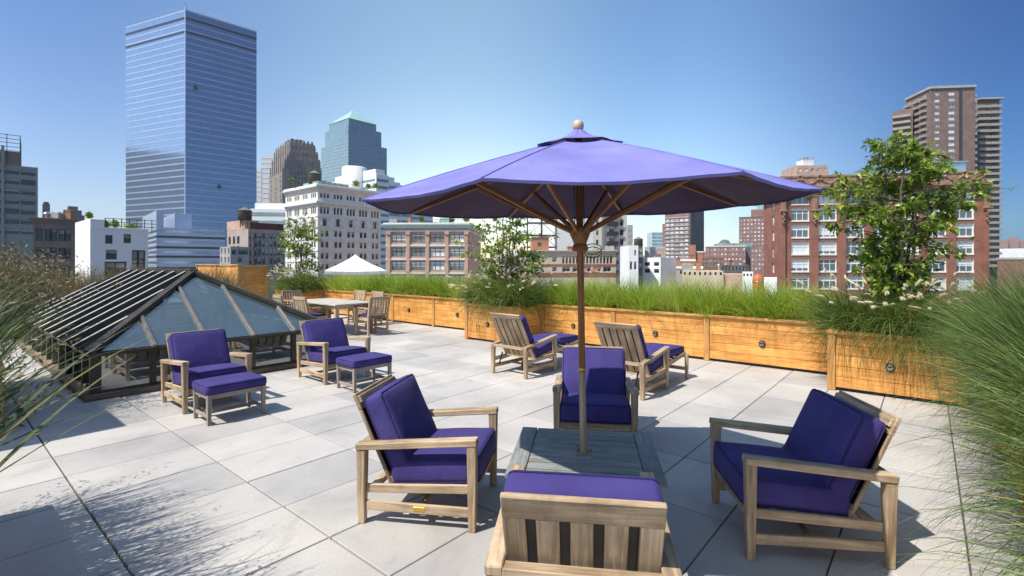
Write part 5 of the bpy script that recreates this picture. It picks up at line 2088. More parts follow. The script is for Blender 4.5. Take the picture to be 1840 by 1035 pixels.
# --- J: white terraced block with a drum, and its lower wing at left
Y = 235
root, W, Dp, H = house('terraced_block', 'white terraced office block with a round drum and stepped teal bands behind the ornate building', 676, Y, 50, 312, x1=800, xd=560, side='L')
m = MB()
Hs = [zpx(y, Y) for y in (312, 322, 334, 350, 368)]
for k in range(5):
    x0, x1 = W * (0.0 + 0.16 * k), W * (0.16 + 0.16 * k)
    m.span(x0 + 0.01, x1, 0, Dp, 0, Hs[k] , 0.05)
    m.span(x0 + 0.01, x0 + (x1 - x0) * 0.55, 0.5, Dp * 0.6, Hs[k] + 0.01, Hs[k] + 2.2, 0.05)
m.span(W * 0.8 + 0.01, W, 0, Dp, 0, zpx(390, Y), 0.05)
m.span(0.0, W * 0.13, Dp * 0.02, Dp * 0.5, Hs[0] + 0.02, zpx(303, Y), 0.05)
m.build('wall', WHITE, root)
m = MB()
for k in range(5):
    x0, x1 = W * 0.16 * k, W * (0.16 + 0.16 * k)
    nb_ = int((Hs[k] - zpx(500, Y)) / 3.3)
    for j in range(nb_):
        z = Hs[k] - 2.2 - 3.3 * j
        m.span(x0 + 0.2, x1 - 0.2, -0.12, 0.3, z - 1.3, z, 0.02)
for j in range(18):
    z = Hs[0] - 2.2 - 3.3 * j
    m.span(-0.12, 0.3, 1, Dp - 1, z - 1.1, z, 0.02)
m.build('ribbon_windows', stone('teal_ribbon', (0.14, 0.26, 0.29), (0.22, 0.36, 0.38), 0.1, 0.25, 0, 0.2), root)['kind'] = 'stuff'
m = MB()
m.lathe([(5.9, Hs[0] - 8), (5.9, zpx(295, Y)), (5.5, zpx(294, Y)), (0.01, zpx(294, Y))], 32, (W * -0.02, Dp * 0.28, 0))
m.build('drum', WHITE, root)
Y = 215
root, W, Dp, H = house('white_office', 'long white office block with glass ribbons just right of the skyscraper', 450, Y, 8, 352, x1=585, dep=25)
m = MB()
m.span(0, W, 0, Dp, 0, H - 5.5, 0.05)
m.span(W * 0.46, W, 0.3, Dp, H - 5.49, H, 0.05)
m.span(W * 0.0, W * 0.46, 5, Dp, H - 5.49, H - 2.5, 0.05)
m.build('wall', WHITE, root)
m = MB()
for j in range(9): m.span(0.4, W - 0.1, -0.15, 0.3, H - 8.4 - 3.6 * j, H - 7.0 - 3.6 * j, 0.02)
m.build('ribbon_windows', stone('glass_ribbon', (0.16, 0.24, 0.28), (0.26, 0.36, 0.40), 0.1, 0.2, 0, 0.3), root)['kind'] = 'stuff'

# --- K: ornate white building
Y = 143
root, W, Dp, H = house('ornate_building', 'ornate pale stone building with arched windows, cornices and a rooftop water tank', 571, Y, 50, 334, x1=684, xd=513, side='L')
m = MB()
rows = [(346.5, 353, 'p3'), (371, 382, 'p3'), (394, 404, 'arch'), (414, 423, 'p2'), (434, 443, 'p2'), (455, 464, 'p2'), (475, 484, 'p2')]


def ornate(L, nb):
    out = []
    st = L / nb
    for (yt, yb, kind) in rows:
        z0_, z1_ = zpx(yb, Y) - 0.2, zpx(yt, Y) + 0.1
        for k in range(nb):
            c = st * (k + 0.5)
            if kind == 'p3':
                for q in (-1, 0, 1): out.append((c + q * 1.05 - 0.36, c + q * 1.05 + 0.36, z0_, z1_))
            elif kind == 'p2':
                for q in (-1, 1): out.append((c + q * 0.72 - 0.5, c + q * 0.72 + 0.5, z0_, z1_))
            else: out.append((c - 0.62, c + 0.62, z0_, z1_ + 0.3))
    return out


facade(root, m, 'front', W, Dp, 0, H, ornate(W, 5), 0.4, FR_D, WGLASS_D, 'sash')
facade(root, m, 'left', W, Dp, 0, H, ornate(Dp, 4), 0.4, FR_D, WGLASS_D, 'sash')
solid(m, ('right', 'back'), W, Dp, 0, H)
m.build('wall', LIMEST, root)
cornice(root, W, Dp, H, LIMEST, [(-1.2, -0.7, 0.25), (-0.7, -0.3, 0.6), (-0.3, 0.3, 0.95), (0.3, 0.7, 0.5)])
cornice(root, W, Dp, zpx(364, Y), LIMEST, [(-0.5, -0.1, 0.35), (-0.1, 0.4, 0.8), (0.4, 0.7, 0.45)], name='string_course')
for y in (388, 409, 429, 450, 470): cornice(root, W, Dp, zpx(y, Y), LIMEST, [(-0.15, 0.15, 0.18)], name='string_course')
for fc, L, nb in (('front', W, 5), ('left', Dp, 4)):     # arch hoods
    (ox, oy), (dx, dy), _, ang = FACE[fc](W, Dp)
    nx, ny = dy, -dx
    for k in range(nb):
        c = L / nb * (k + 0.5)
        zc = zpx(396, Y)
        m = MB()
        pts = []
        for j in range(11):
            a = math.pi * j / 10
            u = c - 1.1 * math.cos(a)
            pts.append((ox + dx * u + nx * 0.1, oy + dy * u + ny * 0.1, zc + 1.3 * math.sin(a)))
        m.tube(pts, 0.2, 6)
        for q in (-1.1, 1.1):
            u = c + q
            m.tube([(ox + dx * u + nx * 0.1, oy + dy * u + ny * 0.1, zc - 1.9), (ox + dx * u + nx * 0.1, oy + dy * u + ny * 0.1, zc)], 0.2, 6)
        m.build('arch_hood', LIMEST, root)
rooftop_box(root, W * 0.08, W * 0.55, Dp * 0.15, Dp * 0.6, H + 0.7, 1.3, TEALM)
m = MB()
for k in range(7): m.beam((W * 0.02 + k * 2.0, 1.5, H), (W * 0.02 + k * 2.0, 1.5, H + 1.9), 0.1, 0.1, (1, 0, 0))
for z in (1.2, 1.85): m.beam((W * 0.02, 1.5, H + z), (W * 0.02 + 12, 1.5, H + z), 0.07, 0.07)
m.build('roof_railing', FR_D, root)
water_tank('dark water tank with a conical lid on the ornate pale building', 565, 150, 306, 330, 21)
for i, (px, r) in enumerate(((525, 1.0), (583, 0.8), (640, 1.5), (662, 0.9), (675, 1.2))):
    bush(at(px, 333 + (px - 571) * 0.07, 150 + max(0, (px - 571) * 0.1)), ['dark shrub at the left end of the ornate building roof', 'small shrub beside the water tank on the ornate building', 'large round shrub on the ornate building roof', 'low shrub right of the large round one on the ornate building', 'shrub at the right end of the ornate building roof'][i],
         r, r * 1.9, 260, LEAF_A, 60 + i, 0.5, 'shrub', 'shrubs on the roofs')

# --- L: three storey pink brick building with a green cornice
Y = 128
root, W, Dp, H = house('pink_brick_building', 'pink brick building with paired pale windows and a heavy cornice right of the white canopy', 693, Y, -3, 403, x1=843, dep=26)
m = MB()
win = []
for (yb, yt) in ((436, 423), (461, 447.5), (485.5, 471), (510, 496)):
    for k in range(4):
        c = W * (0.155 + 0.233 * k)
        win.append((c - 1.85, c + 1.85, zpx(yb, Y), zpx(yt, Y) + 0.2, 'triple'))
facade(root, m, 'front', W, Dp, 0, H, win, 0.45, FR_D, WGLASS_P, reveal=1)
solid(m, ('left', 'right', 'back'), W, Dp, 0, H)
m.build('wall', [BRICK_P, LIMEST], root)
cornice(root, W, Dp, H, LIMEST, [(-2.0, -1.6, 0.25), (-1.1, -0.75, 0.35), (-0.75, -0.35, 0.7), (0.02, 0.35, 0.5)])
cornice(root, W, Dp, H, TEALM, [(-0.35, 0.02, 1.0)])
for k in range(5):
    c = W * (0.04 + 0.2325 * k)
    one(lambda m: [m.span(c - 0.42, c + 0.42, -0.32, -0.01, 0, H - 2.0, 0.03), m.span(c - 0.6, c + 0.6, -0.55, -0.325, zpx(420, Y) - 0.3, zpx(417, Y), 0.05)], 'pilaster', BRICK_P, root)
for y in (441.5, 466, 491): cornice(root, W, Dp, zpx(y, Y), LIMEST, [(-0.2, 0.2, 0.22)], ('front',), 'string_course')
rooftop_box(root, W * 0.62, W * 0.74, 3, 8, H, 1.9, TEALM)
m = MB()
for k in range(9): m.beam((W * (0.55 + 0.05 * k), 1.6, H), (W * (0.55 + 0.05 * k), 1.6, H + 1.3), 0.08, 0.08, (1, 0, 0))
m.beam((W * 0.55, 1.6, H + 1.3), (W * 0.95, 1.6, H + 1.3), 0.08, 0.08)
m.build('roof_railing', FR_D, root)
for i, (px, r, lab) in enumerate(((757, 1.0, 'round shrub on the pink brick building roof, left of its green hut'), (812, 0.9, 'round shrub on the pink brick building roof, right of its green hut'), (838, 1.1, 'shrub at the right end of the pink brick building roof'))):
    bush(at(px, 400, 131), lab, r, r * 1.9, 260, LEAF_A, 70 + i, 0.45, 'shrub', 'shrubs on the roofs')

# --- white canopy pavilion on a nearby roof
Y = 36
X = (638 - CX) / FPX * Y
cp = empty('canopy_pavilion', (X, Y, 0), R(20), 'white peaked canvas canopy standing on a roof beyond the planter grass', 'canopy')
hw = 2.05
ze, za = hz(486, Y), hz(457, Y)
m = MB()
seg = 8
for q in range(4):
    a0, a1 = R(45 + 90 * q), R(135 + 90 * q)
    e0 = Vector((math.cos(a0), math.sin(a0), 0)) * hw * 1.414
    e1 = Vector((math.cos(a1), math.sin(a1), 0)) * hw * 1.414
    rows_ = []
    for j in range(seg + 1):
        t = j / seg
        z = za + (ze - za) * (t ** 0.8)
        rows_.append([(e0 * (1 - s / 6) + e1 * (s / 6)) * t + Vector((0, 0, z - 0.05 * math.sin(math.pi * s / 6) * t)) for s in range(7)])
    for j in range(seg):
        for s in range(6):
            m.face([rows_[j][s], rows_[j + 1][s], rows_[j + 1][s + 1], rows_[j][s + 1]] if j else [rows_[j][s], rows_[j + 1][s], rows_[j + 1][s + 1]], smooth=True)
    lo_ = rows_[-1]
    for s in range(6): m.face([lo_[s], Vector(lo_[s]) - Vector((0, 0, 0.22)), Vector(lo_[s + 1]) - Vector((0, 0, 0.22)), lo_[s + 1]])
m.build('canvas_roof', plain('white_canvas', (0.78, 0.77, 0.75), 0.8), cp)
for sx in (-1, 1):
    for sy in (-1, 1):
        one(lambda m: m.beam((sx * hw * 0.97, sy * hw * 0.97, -3), (sx * hw * 0.97, sy * hw * 0.97, ze - 0.01), 0.09, 0.09, (1, 0, 0)), 'post', FR_W, cp)
root = empty('low_roof_building', (X - 9, 30, STREET), R(5), 'low dark roofed building carrying the white canopy', 'building')
m = MB()
m.span(0, 20, 0, 16, 0, 24.9, 0.05)
m.build('wall', BRICK_B, root)
roof_parapet(root, 20, 16, 24.9, GREYC, 0.4)

# --- M: tall white block with a cream wing, seen under the umbrella
Y = 150
root, W, Dp, H = house('white_tower_block', 'tall plain white and cream apartment block behind the umbrella pole', 1000, Y, 10, 345, x1=1066, dep=22)
m = MB()
win = grid(W, 1, 1.0, [zpx(y, Y) for y in (396, 413, 431, 448, 466)], 1.3, W * 0.42, W * 0.3)
facade(root, m, 'front', W, Dp, 0, H, win, 0.3, FR_D, WGLASS_D, 'bare')
solid(m, ('left', 'right', 'back'), W, Dp, 0, H)
W2 = (1131 - 1066) / FPX * Y
m.build('wall', WHITE, root)
m = MB()
wr = W + 0.02 + W2
q = MB()
for zz in range(12):
    z = zpx(505 - 17.6 * zz, Y)
win = []
for y in [396 + 17.6 * k for k in range(6)]:
    z = zpx(y + 8, Y)
    win += [(W2 * 0.78, W2 * 0.78 + 1.3, z, z + 1.9), (W2 * 0.08, W2 * 0.08 + 0.8, z, z + 1.5), (W2 * 0.46, W2 * 0.46 + 1.5, z, z + 1.9)]
wing = empty('cream_apartment_block', root.location + Vector((math.cos(R(10)) * (W + 0.05), math.sin(R(10)) * (W + 0.05), 0)), R(10),
             'cream apartment block with fire escapes, just right of the umbrella pole', 'building')
facade(wing, m, 'front', W2, Dp, 0, H - 2, win, 0.35, FR_D, WGLASS_D, 'sash')
solid(m, ('left', 'right', 'back'), W2, Dp, 0, H - 2)
m.build('wall', CREAM, wing)
m = MB()
for k in range(7):
    z = zpx(492 - 17.6 * k, Y)
    m.span(W2 * 0.36, W2 * 0.70, -1.3, -0.02, z, z + 0.1, 0.01)
    m.span(W2 * 0.36, W2 * 0.70, -1.3, -1.24, z + 0.11, z + 1.1, 0.01)
    m.beam((W2 * 0.40, -0.8, z), (W2 * 0.66, -0.8, z + 2.9), 0.6, 0.08)
m.build('fire_escape', FR_D, wing)
one(lambda m: m.span(W2 * 0.24, W2 * 0.32, -0.5, -0.02, 0, H - 2.2, 0.02), 'downpipe', FR_G, wing)

# --- N: tan building with a colonnade, hut and steel frame
Y = 112
root, W, Dp, H = house('tan_building', 'low tan and brick building with a ribbed colonnade behind the umbrella pole', 945, Y, 3, 452, x1=1107, dep=24)
m = MB()
win = [(W * 0.29, W * 0.34, zpx(471, Y), zpx(461, Y)), (W * 0.29, W * 0.34, zpx(488, Y), zpx(480, Y)), (W * 0.1, W * 0.15, zpx(471, Y), zpx(461, Y)), (W * 0.1, W * 0.15, zpx(488, Y), zpx(480, Y))]
win += [(W * (0.40 + 0.038 * k), W * (0.40 + 0.038 * k) + W * 0.026, zpx(473.5, Y), zpx(460, Y), 'bare') for k in range(15)]
win += [(W * (0.40 + 0.114 * k), W * (0.40 + 0.114 * k) + W * 0.09, zpx(489, Y), zpx(478, Y), 'ribbon') for k in range(5)]
facade(root, m, 'front', W, Dp, 0, H, win, 0.4, FR_W, WGLASS_D, 'sash')
solid(m, ('left', 'right', 'back'), W, Dp, 0, H)
m.build('wall', TANB, root)
cornice(root, W, Dp, H, TANB, [(-0.3, 0.1, 0.3), (0.1, 0.3, 0.5)])
one(lambda m: m.span(-0.05, W + 0.05, -0.1, -0.012, zpx(478, Y), zpx(474.5, Y), 0.01), 'brick_band', BRICK_R, root)
one(lambda m: m.span(-0.05, W + 0.05, -0.1, -0.012, zpx(497, Y), zpx(490, Y), 0.01), 'brick_band', BRICK_R, root)
for x in (0.60, 0.72): one(lambda m: m.span(W * x, W * x + 1.6, -0.25, -0.02, zpx(488, Y), zpx(483, Y), 0.02), 'awning', plain('salmon_awning', (0.6, 0.22, 0.15), 0.7), root)
root, W, Dp, H = house('brick_hut', 'small orange brick roof hut left of the umbrella pole', 957, 120, 3, 428, x1=986, dep=6, z0=zpx(452, 120) + STREET)
m = MB()
facade(root, m, 'front', W, Dp, 0, H, [(W * 0.3, W * 0.55, 1.3, 2.4)], 0.2, FR_D, WGLASS_D, 'bare')
solid(m, ('left', 'right', 'back'), W, Dp, 0, H)
m.build('wall', BRICK_O, root)
one(lambda m: m.span(-0.2, W + 0.2, -0.2, Dp + 0.2, H + .002, H + 0.3, 0.02), 'roof', DARKC, root)
Y = 126
X0 = (948 - CX) / FPX * Y
root = empty('steel_tower', (X0, Y, zpx(430, Y) + STREET - 4), 0, 'open black steel frame standing on the roofs behind the middle tree', 'steel frame')
m = MB()
wd = 52 / FPX * Y
for x in (0, wd * 0.5, wd):
    for y in (0, 3.5): m.beam((x, y, 0), (x, y, 13.5), 0.22, 0.22, (1, 0, 0))
for z in (2.0, 5.0, 8.2, 11.2, 13.4):
    m.beam((0, 0, z), (wd, 0, z), 0.2, 0.22)
    m.beam((0, 3.5, z), (wd, 3.5, z), 0.2, 0.22)
    m.span(wd * 0.05, wd * 0.95, 0.3, 3.2, z + 0.12, z + 0.2, 0.01)
for k in range(4):
    z0_, z1_ = (2.0, 5.0, 8.2, 11.2)[k], (5.0, 8.2, 11.2, 13.4)[k]
    m.beam((0, 0, z0_), (wd * 0.5, 0, z1_), 0.12, 0.12)
    m.beam((wd, 0, z0_), (wd * 0.5, 0, z1_), 0.12, 0.12)
m.build('frame', FR_D, root)

# --- O: small things between the cream block and the red brick building
root, W, Dp, H = house('grey_slab', 'thin grey slab just right of the cream apartment block', 1128, 260, 0, 404, x1=1137, dep=12, cat='tower')
m = MB()
solid(m, ('front', 'left', 'right', 'back'), W, Dp, 0, H)
for k in range(24): m.span(0.3, W - 0.3, -0.1, -0.01, H - 3 - 3 * k, H - 1.6 - 3 * k, 0.01)
m.build('wall', GREYC, root)
root, W, Dp, H = house('white_shed_building', 'small white roof building below the lone water tank right of the umbrella pole', 1130, 98, 0, 441, x1=1147, dep=8)
m = MB()
facade(root, m, 'front', W, Dp, 0, H, [(W * .58, W * .76, zpx(459, 98), zpx(449, 98), 'bare'), (W * .1, W * .35, zpx(484, 98), zpx(470, 98)), (W * .55, W * .8, zpx(484, 98), zpx(470, 98))], 0.25, FR_D, WGLASS_D)
solid(m, ('left', 'right', 'back'), W, Dp, 0, H)
m.build('wall', WHITE, root)
root, W, Dp, H = house('dark_narrow_house', 'dark narrow house with white sills right of the small white roof building', 1147, 100, 0, 443, x1=1155, dep=8)
m = MB()
facade(root, m, 'front', W, Dp, 0, H, grid(W, 1, 0.5, [zpx(y, 100) for y in (452, 462, 480)], 0.7), 0.2, FR_W, WGLASS_P, 'sash')
solid(m, ('left', 'right', 'back'), W, Dp, 0, H)
m.build('wall', DARKC, root)
water_tank('grey water tank with a conical lid standing alone right of the umbrella pole', 1147, 104, 425, 443, 16, 0.8)
root, W, Dp, H = house('white_low_house', 'white low house with small dark windows right of the lone water tank', 1154, 105, -40, 463, x1=1187, xd=1215, side='R', )
m = MB()
facade(root, m, 'front', W, Dp, 0, H, [(W * .13, W * .42, zpx(477.5, 105), zpx(471, 105)), (W * .65, W * .92, zpx(477.5, 105), zpx(471, 105)), (W * .13, W * .42, zpx(490, 105), zpx(483, 105)), (W * .65, W * .92, zpx(490, 105), zpx(483, 105))], 0.2, FR_D, WGLASS_D)
solid(m, ('left', 'right', 'back'), W, Dp, 0, H)
m.build('wall', WHITE, root)
rooftop_box(root, 0.1, W * 0.3, 1, 4, H, 2.3, GREYC)
rooftop_box(root, W * 0.3 + 0.1, W * 0.6, 1.5, 4, H, 0.8, STEEL)
# --- P
root, W, Dp, H = house('blue_glass_block', 'small distant pale blue glass block left of the red brick tower', 1172, 520, 0, 417, x1=1194, dep=20)
m = MB()
bodyuv(m, 0, W, 0, Dp, 0, H)
m.build('curtain_wall', curtain('curtain_sky', (0.36, 0.55, 0.66), 0.6, 0.2, 3.5, 2.0, 0.1), root)
m = MB()
for k in range(9): m.span(-0.1, W + 0.1, -0.15, 0.2, H - 3.6 * k - 0.9, H - 3.6 * k - 0.2, 0.02)
m.build('floor_bands', BANDW, root)['kind'] = 'stuff'
# --- Q: red tower
Y = 350
root, W, Dp, H = house('red_brick_tower', 'red brick apartment tower with white windows and a plain dark side wall', 1195, Y, -40, 384, x1=1238, xd=1262, side='R', cat='tower')
m = MB()
rows = [zpx(384 + 7.15 * k + 7.2, Y) for k in range(1, 14)]
win = []
for z in rows:
    for k in range(5):
        u = W * (0.03 + 0.197 * k)
        win.append((u, u + W * 0.145, z, z + 1.5))
facade(root, m, 'front', W, Dp, 0, H, win, 0.3, FR_W, WGLASS_P, 'pair')
solid(m, ('left', 'back'), W, Dp, 0, H)
m.build('wall', BRICK_M, root)
m = MB()
m.span(W + 0.02, W + 0.9, 0.3, Dp + 1, 0, zpx(374, Y) + 1, 0.02)
for k in range(26): m.span(W + 0.92, W + 1.0, 1.0, Dp - 0.5, H - 3 * k - 0.6, H - 3 * k, 0.01)
m.build('side_wall', stone('dark_precast', (0.12, 0.11, 0.12), (0.17, 0.16, 0.17), 0.1, 0.8, 0.05), root)
m = MB()
for k in range(14): m.span(-0.1, W + 0.01, -0.35, -0.02, zpx(384 + 7.15 * k + 6.5, Y) - 1.1, zpx(384 + 7.15 * k + 6.5, Y) - 0.4, 0.02)
m.build('floor_bands', stone('grey_band', (0.36, 0.34, 0.33), (0.44, 0.42, 0.41), 0.1, 0.8, 0), root)['kind'] = 'stuff'
rooftop_box(root, W * 0.15, W * 1.0, 1, Dp, H, 3.0, BRICK_M)
rooftop_box(root, -2.2, -0.02, 0.5, Dp * 0.7, 0, zpx(402, Y), BRICK_M, 'side_wing')
# --- R: low brick blocks on the horizon
def simple_block(name, label, x0, x1, top, Y, wall, nx, rows, wfrac=0.5, whfrac=0.55, frame=FR_W, glass=WGLASS_P, th=None, dep=14, style='sash', cat='building', band=None):
    if th is None: th = -math.degrees(math.atan((x0 - CX) / FPX)) - 1 if x0 > 1150 else 0
    root, W, Dp, H = house(name, label, x0, Y, th, top, x1=x1, dep=dep, cat=cat)
    m = MB()
    win = []
    if rows:
        fh = ((rows[-1] - rows[0]) / (len(rows) - 1) if len(rows) > 1 else (rows[0] - top) * 1.25) / FPX * Y
        w = W / nx * wfrac
        win = grid(W, nx, w, [zpx(y, Y) for y in rows], fh * whfrac)
    facade(root, m, 'front', W, Dp, 0, H, win, 0.25, frame, glass, style)
    solid(m, ('left', 'right', 'back'), W, Dp, 0, H)
    m.build('wall', wall, root)
    if band: cornice(root, W, Dp, H, band, [(-0.2, 0.3, 0.15)])
    return root, W, Dp, H


simple_block('pink_low_block', 'low pale pink block with window rows left of the red brick tower', 1164, 1196, 446, 300, BRICK_P, 9, [454, 461], 0.5, 0.5, band=LIMEST)
simple_block('orange_brick_stack', 'orange brick stair tower in front of the red brick tower', 1238, 1250, 440, 190, BRICK_O, 1, [], dep=8)
simple_block('orange_brick_annex', 'lower orange brick annex beside the orange stair tower', 1250, 1264, 453, 190, BRICK_O, 1, [], dep=8, band=LIMEST)
simple_block('orange_brick_house', 'long low orange brick house below the red brick tower', 1205, 1249, 468, 120, BRICK_O, 1, [], dep=9, band=LIMEST)
simple_block('grey_low_house', 'low grey house with a few windows beside the orange brick house', 1197, 1262, 481, 114, GREYC, 6, [492], 0.35, 0.5, FR_D, WGLASS_D, band=WHITE)
simple_block('rose_brick_block', 'wide rose brick block with white windows left of the large terracotta building', 1268, 1340, 443, 260, BRICK_M, 11, [450, 458.5, 467, 475.5], 0.52, 0.5, band=LIMEST)
simple_block('dark_brick_end', 'dark end wall between the rose brick block and its narrow neighbour', 1340, 1349, 443, 262, DARKC, 1, [])
simple_block('narrow_rose_block', 'narrow rose brick block with blue tinted windows', 1349, 1374, 444, 230, BRICK_M, 4, [452, 460, 468, 476, 484], 0.5, 0.55, glass=WGLASS_P)
r_, W, Dp, H = simple_block('rose_tower', 'stepped rose brick tower peeking out left of the large terracotta building', 1328, 1380, 391, 360, BRICK_M, 8, [398 + 7 * k for k in range(7)], 0.5, 0.55, cat='tower', band=DARKC)
rooftop_box(r_, W * 0.42, W, 1, Dp, H, 5.5, BRICK_M)
rooftop_box(r_, W * 0.64, W, 2, Dp, H + 5.5, 4.5, TEALM)
simple_block('dark_low_house', 'dark low house with rows of small windows in front of the rose brick block', 1296, 1346, 476, 130, DARKC, 8, [486], 0.5, 0.6, FR_G, WGLASS_D)
simple_block('pink_roof_house', 'low house with a pink flat roof below the dark low house', 1296, 1336, 493, 98, BRICK_P, 4, [], dep=12)
simple_block('white_roof_box', 'small white roof box beside the orange tank', 1373, 1396, 499, 70, WHITE, 2, [], dep=3)
simple_block('white_shed', 'small white shed left of the orange tank', 1334, 1353, 489, 84, WHITE, 3, [496], 0.5, 0.5, FR_D, WGLASS_D, dep=5)
simple_block('brown_low_block', 'brown low block behind the grass, right of the red brick tower', 1262, 1300, 463, 180, BRICK_B, 6, [470, 478], 0.5, 0.55, FR_W, WGLASS)
simple_block('tan_low_block', 'tan low block with dark windows behind the lime grass', 1226, 1300, 487, 100, TANB, 8, [494], 0.4, 0.6, FR_D, WGLASS_D)
# distant teal roof with a small dome
root = empty('domed_hall', at(1297, 443, 330), 0, 'distant hall with a dark dome and long green roof on the horizon', 'building')
root.location.z = STREET
m = MB()
m.span(0, 20, 0, 12, 0, zpx(437, 330), 0.05)
m.build('wall', TEALM, root)
m = MB()
m.lathe([(3.6, zpx(437, 330)), (3.5, zpx(436, 330)), (2.6, zpx(432, 330)), (1.2, zpx(430.2, 330)), (0.01, zpx(429.6, 330))], 16, (4, 5, 0))
m.build('dome', DARKC, root)
tk = empty('orange_tank', at(1362, 508, 78), 0, 'round orange roof tank between two small white sheds', 'tank')
m = MB()
m.lathe([(0.78, -1.0), (0.80, 0.2), (0.76, 0.7), (0.55, 1.1), (0.25, 1.3), (0.01, 1.35)], 20)
m.build('body', plain('orange_paint', (0.55, 0.14, 0.04), 0.6), tk)
m = MB()
m.lathe([(0.83, 0.12), (0.86, 0.16), (0.83, 0.2)], 20)
m.build('rim', STEEL, tk)


def clutter(parent_label, x0, x1, py, Y, n, seed):
    rc = random.Random(seed)
    kinds = ('grey roof ventilator', 'boxy air conditioner', 'brick chimney stack', 'thin roof vent pipe')
    for i in range(n):
        px = x0 + (x1 - x0) * (i + rc.uniform(0.2, 0.8)) / n
        kd = (i + seed) % 4
        w, h = rc.uniform(0.5, 1.1), rc.uniform(0.8, 1.6)
        p = at(px, py, Y + rc.uniform(1.0, 4.0))
        p.z = hz(py, Y) - 0.02
        nm = ('roof_ventilator', 'air_conditioner', 'chimney', 'vent_pipe')[kd]
        root = empty(nm, p, rc.uniform(-0.3, 0.3), kinds[kd] + ' on ' + parent_label , nm.replace('_', ' '), 'small things on the roofs')
        m = MB()
        if kd == 0:
            m.lathe([(w * .3, 0), (w * .3, h * .6), (w * .55, h * .62), (w * .5, h * .8), (w * .2, h), (0.01, h)], 12)
            m.build('hood', STEEL, root)
        elif kd == 1:
            m.span(-w, w, -w * .6, w * .6, 0.15, h, 0.03)
            for q_ in (-.5, .5): m.lathe([(w * .36, h), (w * .36, h + .12), (0.01, h + .1)], 12, (w * q_, 0, 0))
            m.build('casing', GREYC, root)
        elif kd == 2:
            m.span(-w * .5, w * .5, -w * .4, w * .4, 0, h * 1.3, 0.02)
            m.span(-w * .58, w * .58, -w * .48, w * .48, h * 1.3 + .002, h * 1.3 + .15, 0.02)
            m.build('stack', BRICK_O, root)
        else:
            m.tube([(0, 0, 0), (0, 0, h * 1.5), (0.15, 0, h * 1.7), (0.35, 0, h * 1.65)], 0.09, 8)
            m.build('pipe', FR_G, root)


PIPES = [('the pink brick building roof', 700, 800, 403, 130, 4, 1), ('the tan building roof', 1005, 1100, 452, 113, 4, 2), ('the rose brick block roof', 1272, 1340, 443, 261, 4, 0),
         ('the white low house roof', 1160, 1190, 463, 106, 2, 3), ('the orange brick house roof', 1208, 1246, 468, 121, 3, 0), ('the tan low block roof', 1230, 1298, 487, 101, 4, 1),
         ('the dark low house roof', 1300, 1344, 476, 131, 3, 2), ('the grey low house roof', 1200, 1225, 481, 115, 2, 1), ('the brown loft roof', 70, 130, 392, 73, 3, 0)]
for a_ in PIPES: clutter(*a_)

# --- S: large brick and terracotta warehouse at right
Y = 107
root, W, Dp, H = house('terracotta_warehouse', 'large red brick warehouse with white triple windows and ornate terracotta cornice at right', 1403, Y, -9.5, 342, x1=1774, xd=1372, side='L')
zf = zpx
m = MB()
rec = 0.4


def ux(px):
    th = R(-9.5)
    X0 = (1403 - CX) / FPX * Y
    r = (px - CX) / FPX
    return (r * Y - X0) / (math.cos(th) - r * math.sin(th))


nb = 7
bay = [ux(1422 + 48.8 * k) for k in range(nb)]
bw = 3.5
rowz = [zf(y, Y) for y in (366.5, 396, 426, 456, 486.5, 517)]
win = [(u, u + bw, z - 0.1, z + 2.6, 'triple') for z in rowz for u in bay]
facade(root, m, 'front', W, Dp, 0, H, win, rec, FR_W, WGLASS_W, 'triple', reveal=1)
win = grid(Dp, 1, 1.5, [zf(y, Y) for y in (372, 402, 431, 462, 491)], 2.2, Dp * 0.15, 0.0)
facade(root, m, 'left', W, Dp, 0, H, win, 0.3, FR_W, WGLASS_P, 'sash')
solid(m, ('right', 'back'), W, Dp, 0, H)
m.build('wall', [BRICK_R, FR_W], root)
edges = [0.0] + [(bay[k] + bw + bay[k + 1]) / 2 for k in range(nb - 1)] + [W]
for k, e in enumerate(edges):
    hwid = 0.78
    a, b = max(-0.05, e - hwid), min(W + 0.05, e + hwid)

    def pier(m):
        m.span(a, b, -0.5, -0.01, 0, zf(352, Y), 0.03)
    pr = one(pier, 'pier', BRICK_R, root)

    def orn(m):   # carved bracket and drop on the pier head
        c = (a + b) / 2
        z = zf(352, Y)
        m.span(c - 0.72, c + 0.72, -0.85, -0.505, z - 0.4, z + 0.02, 0.04)
        m.span(c - 0.5, c + 0.5, -0.75, -0.505, z - 3.2, z - 0.42, 0.06)
        zz = zf(378, Y)
        m.span(c - 0.8, c + 0.8, -0.95, -0.505, zz - 0.35, zz, 0.04)
        for j in range(7):
            m.lathe([(0.01, -0.26), (0.22, -0.12), (0.26, 0.05), (0.14, 0.2), (0.01, 0.26)], 8, (c + 0.18 * math.sin(j * 2.1), -0.68, zz - 0.7 - 0.36 * j))
    if k < len(edges): one(orn, 'ornament', TERRA, pr)
for u in bay:
    for z in rowz: one(lambda m: [m.span(u - 0.05, u + bw + 0.05, -0.12, -0.01, z - 0.38, z - 0.13, 0.015)], 'sill', LIMEST, root)
    arch = MB()
    z = rowz[0] + 2.6
    pts = [(u + bw / 2 - (bw / 2 + 0.1) * math.cos(math.pi * j / 12), -0.2, z + 0.15 + 0.9 * math.sin(math.pi * j / 12)) for j in range(13)]
    arch.tube(pts, 0.24, 6)
    arch.build('arch_moulding', TERRA, root)
cornice(root, W, Dp, zf(341, Y), TERRA, [(-1.2, -0.8, 0.45), (-0.8, -0.45, 0.75), (-0.45, 0.0, 1.15), (0.0, 0.28, 1.5)], ('front', 'left'))
m = MB()     # frieze and parapet above the cornice
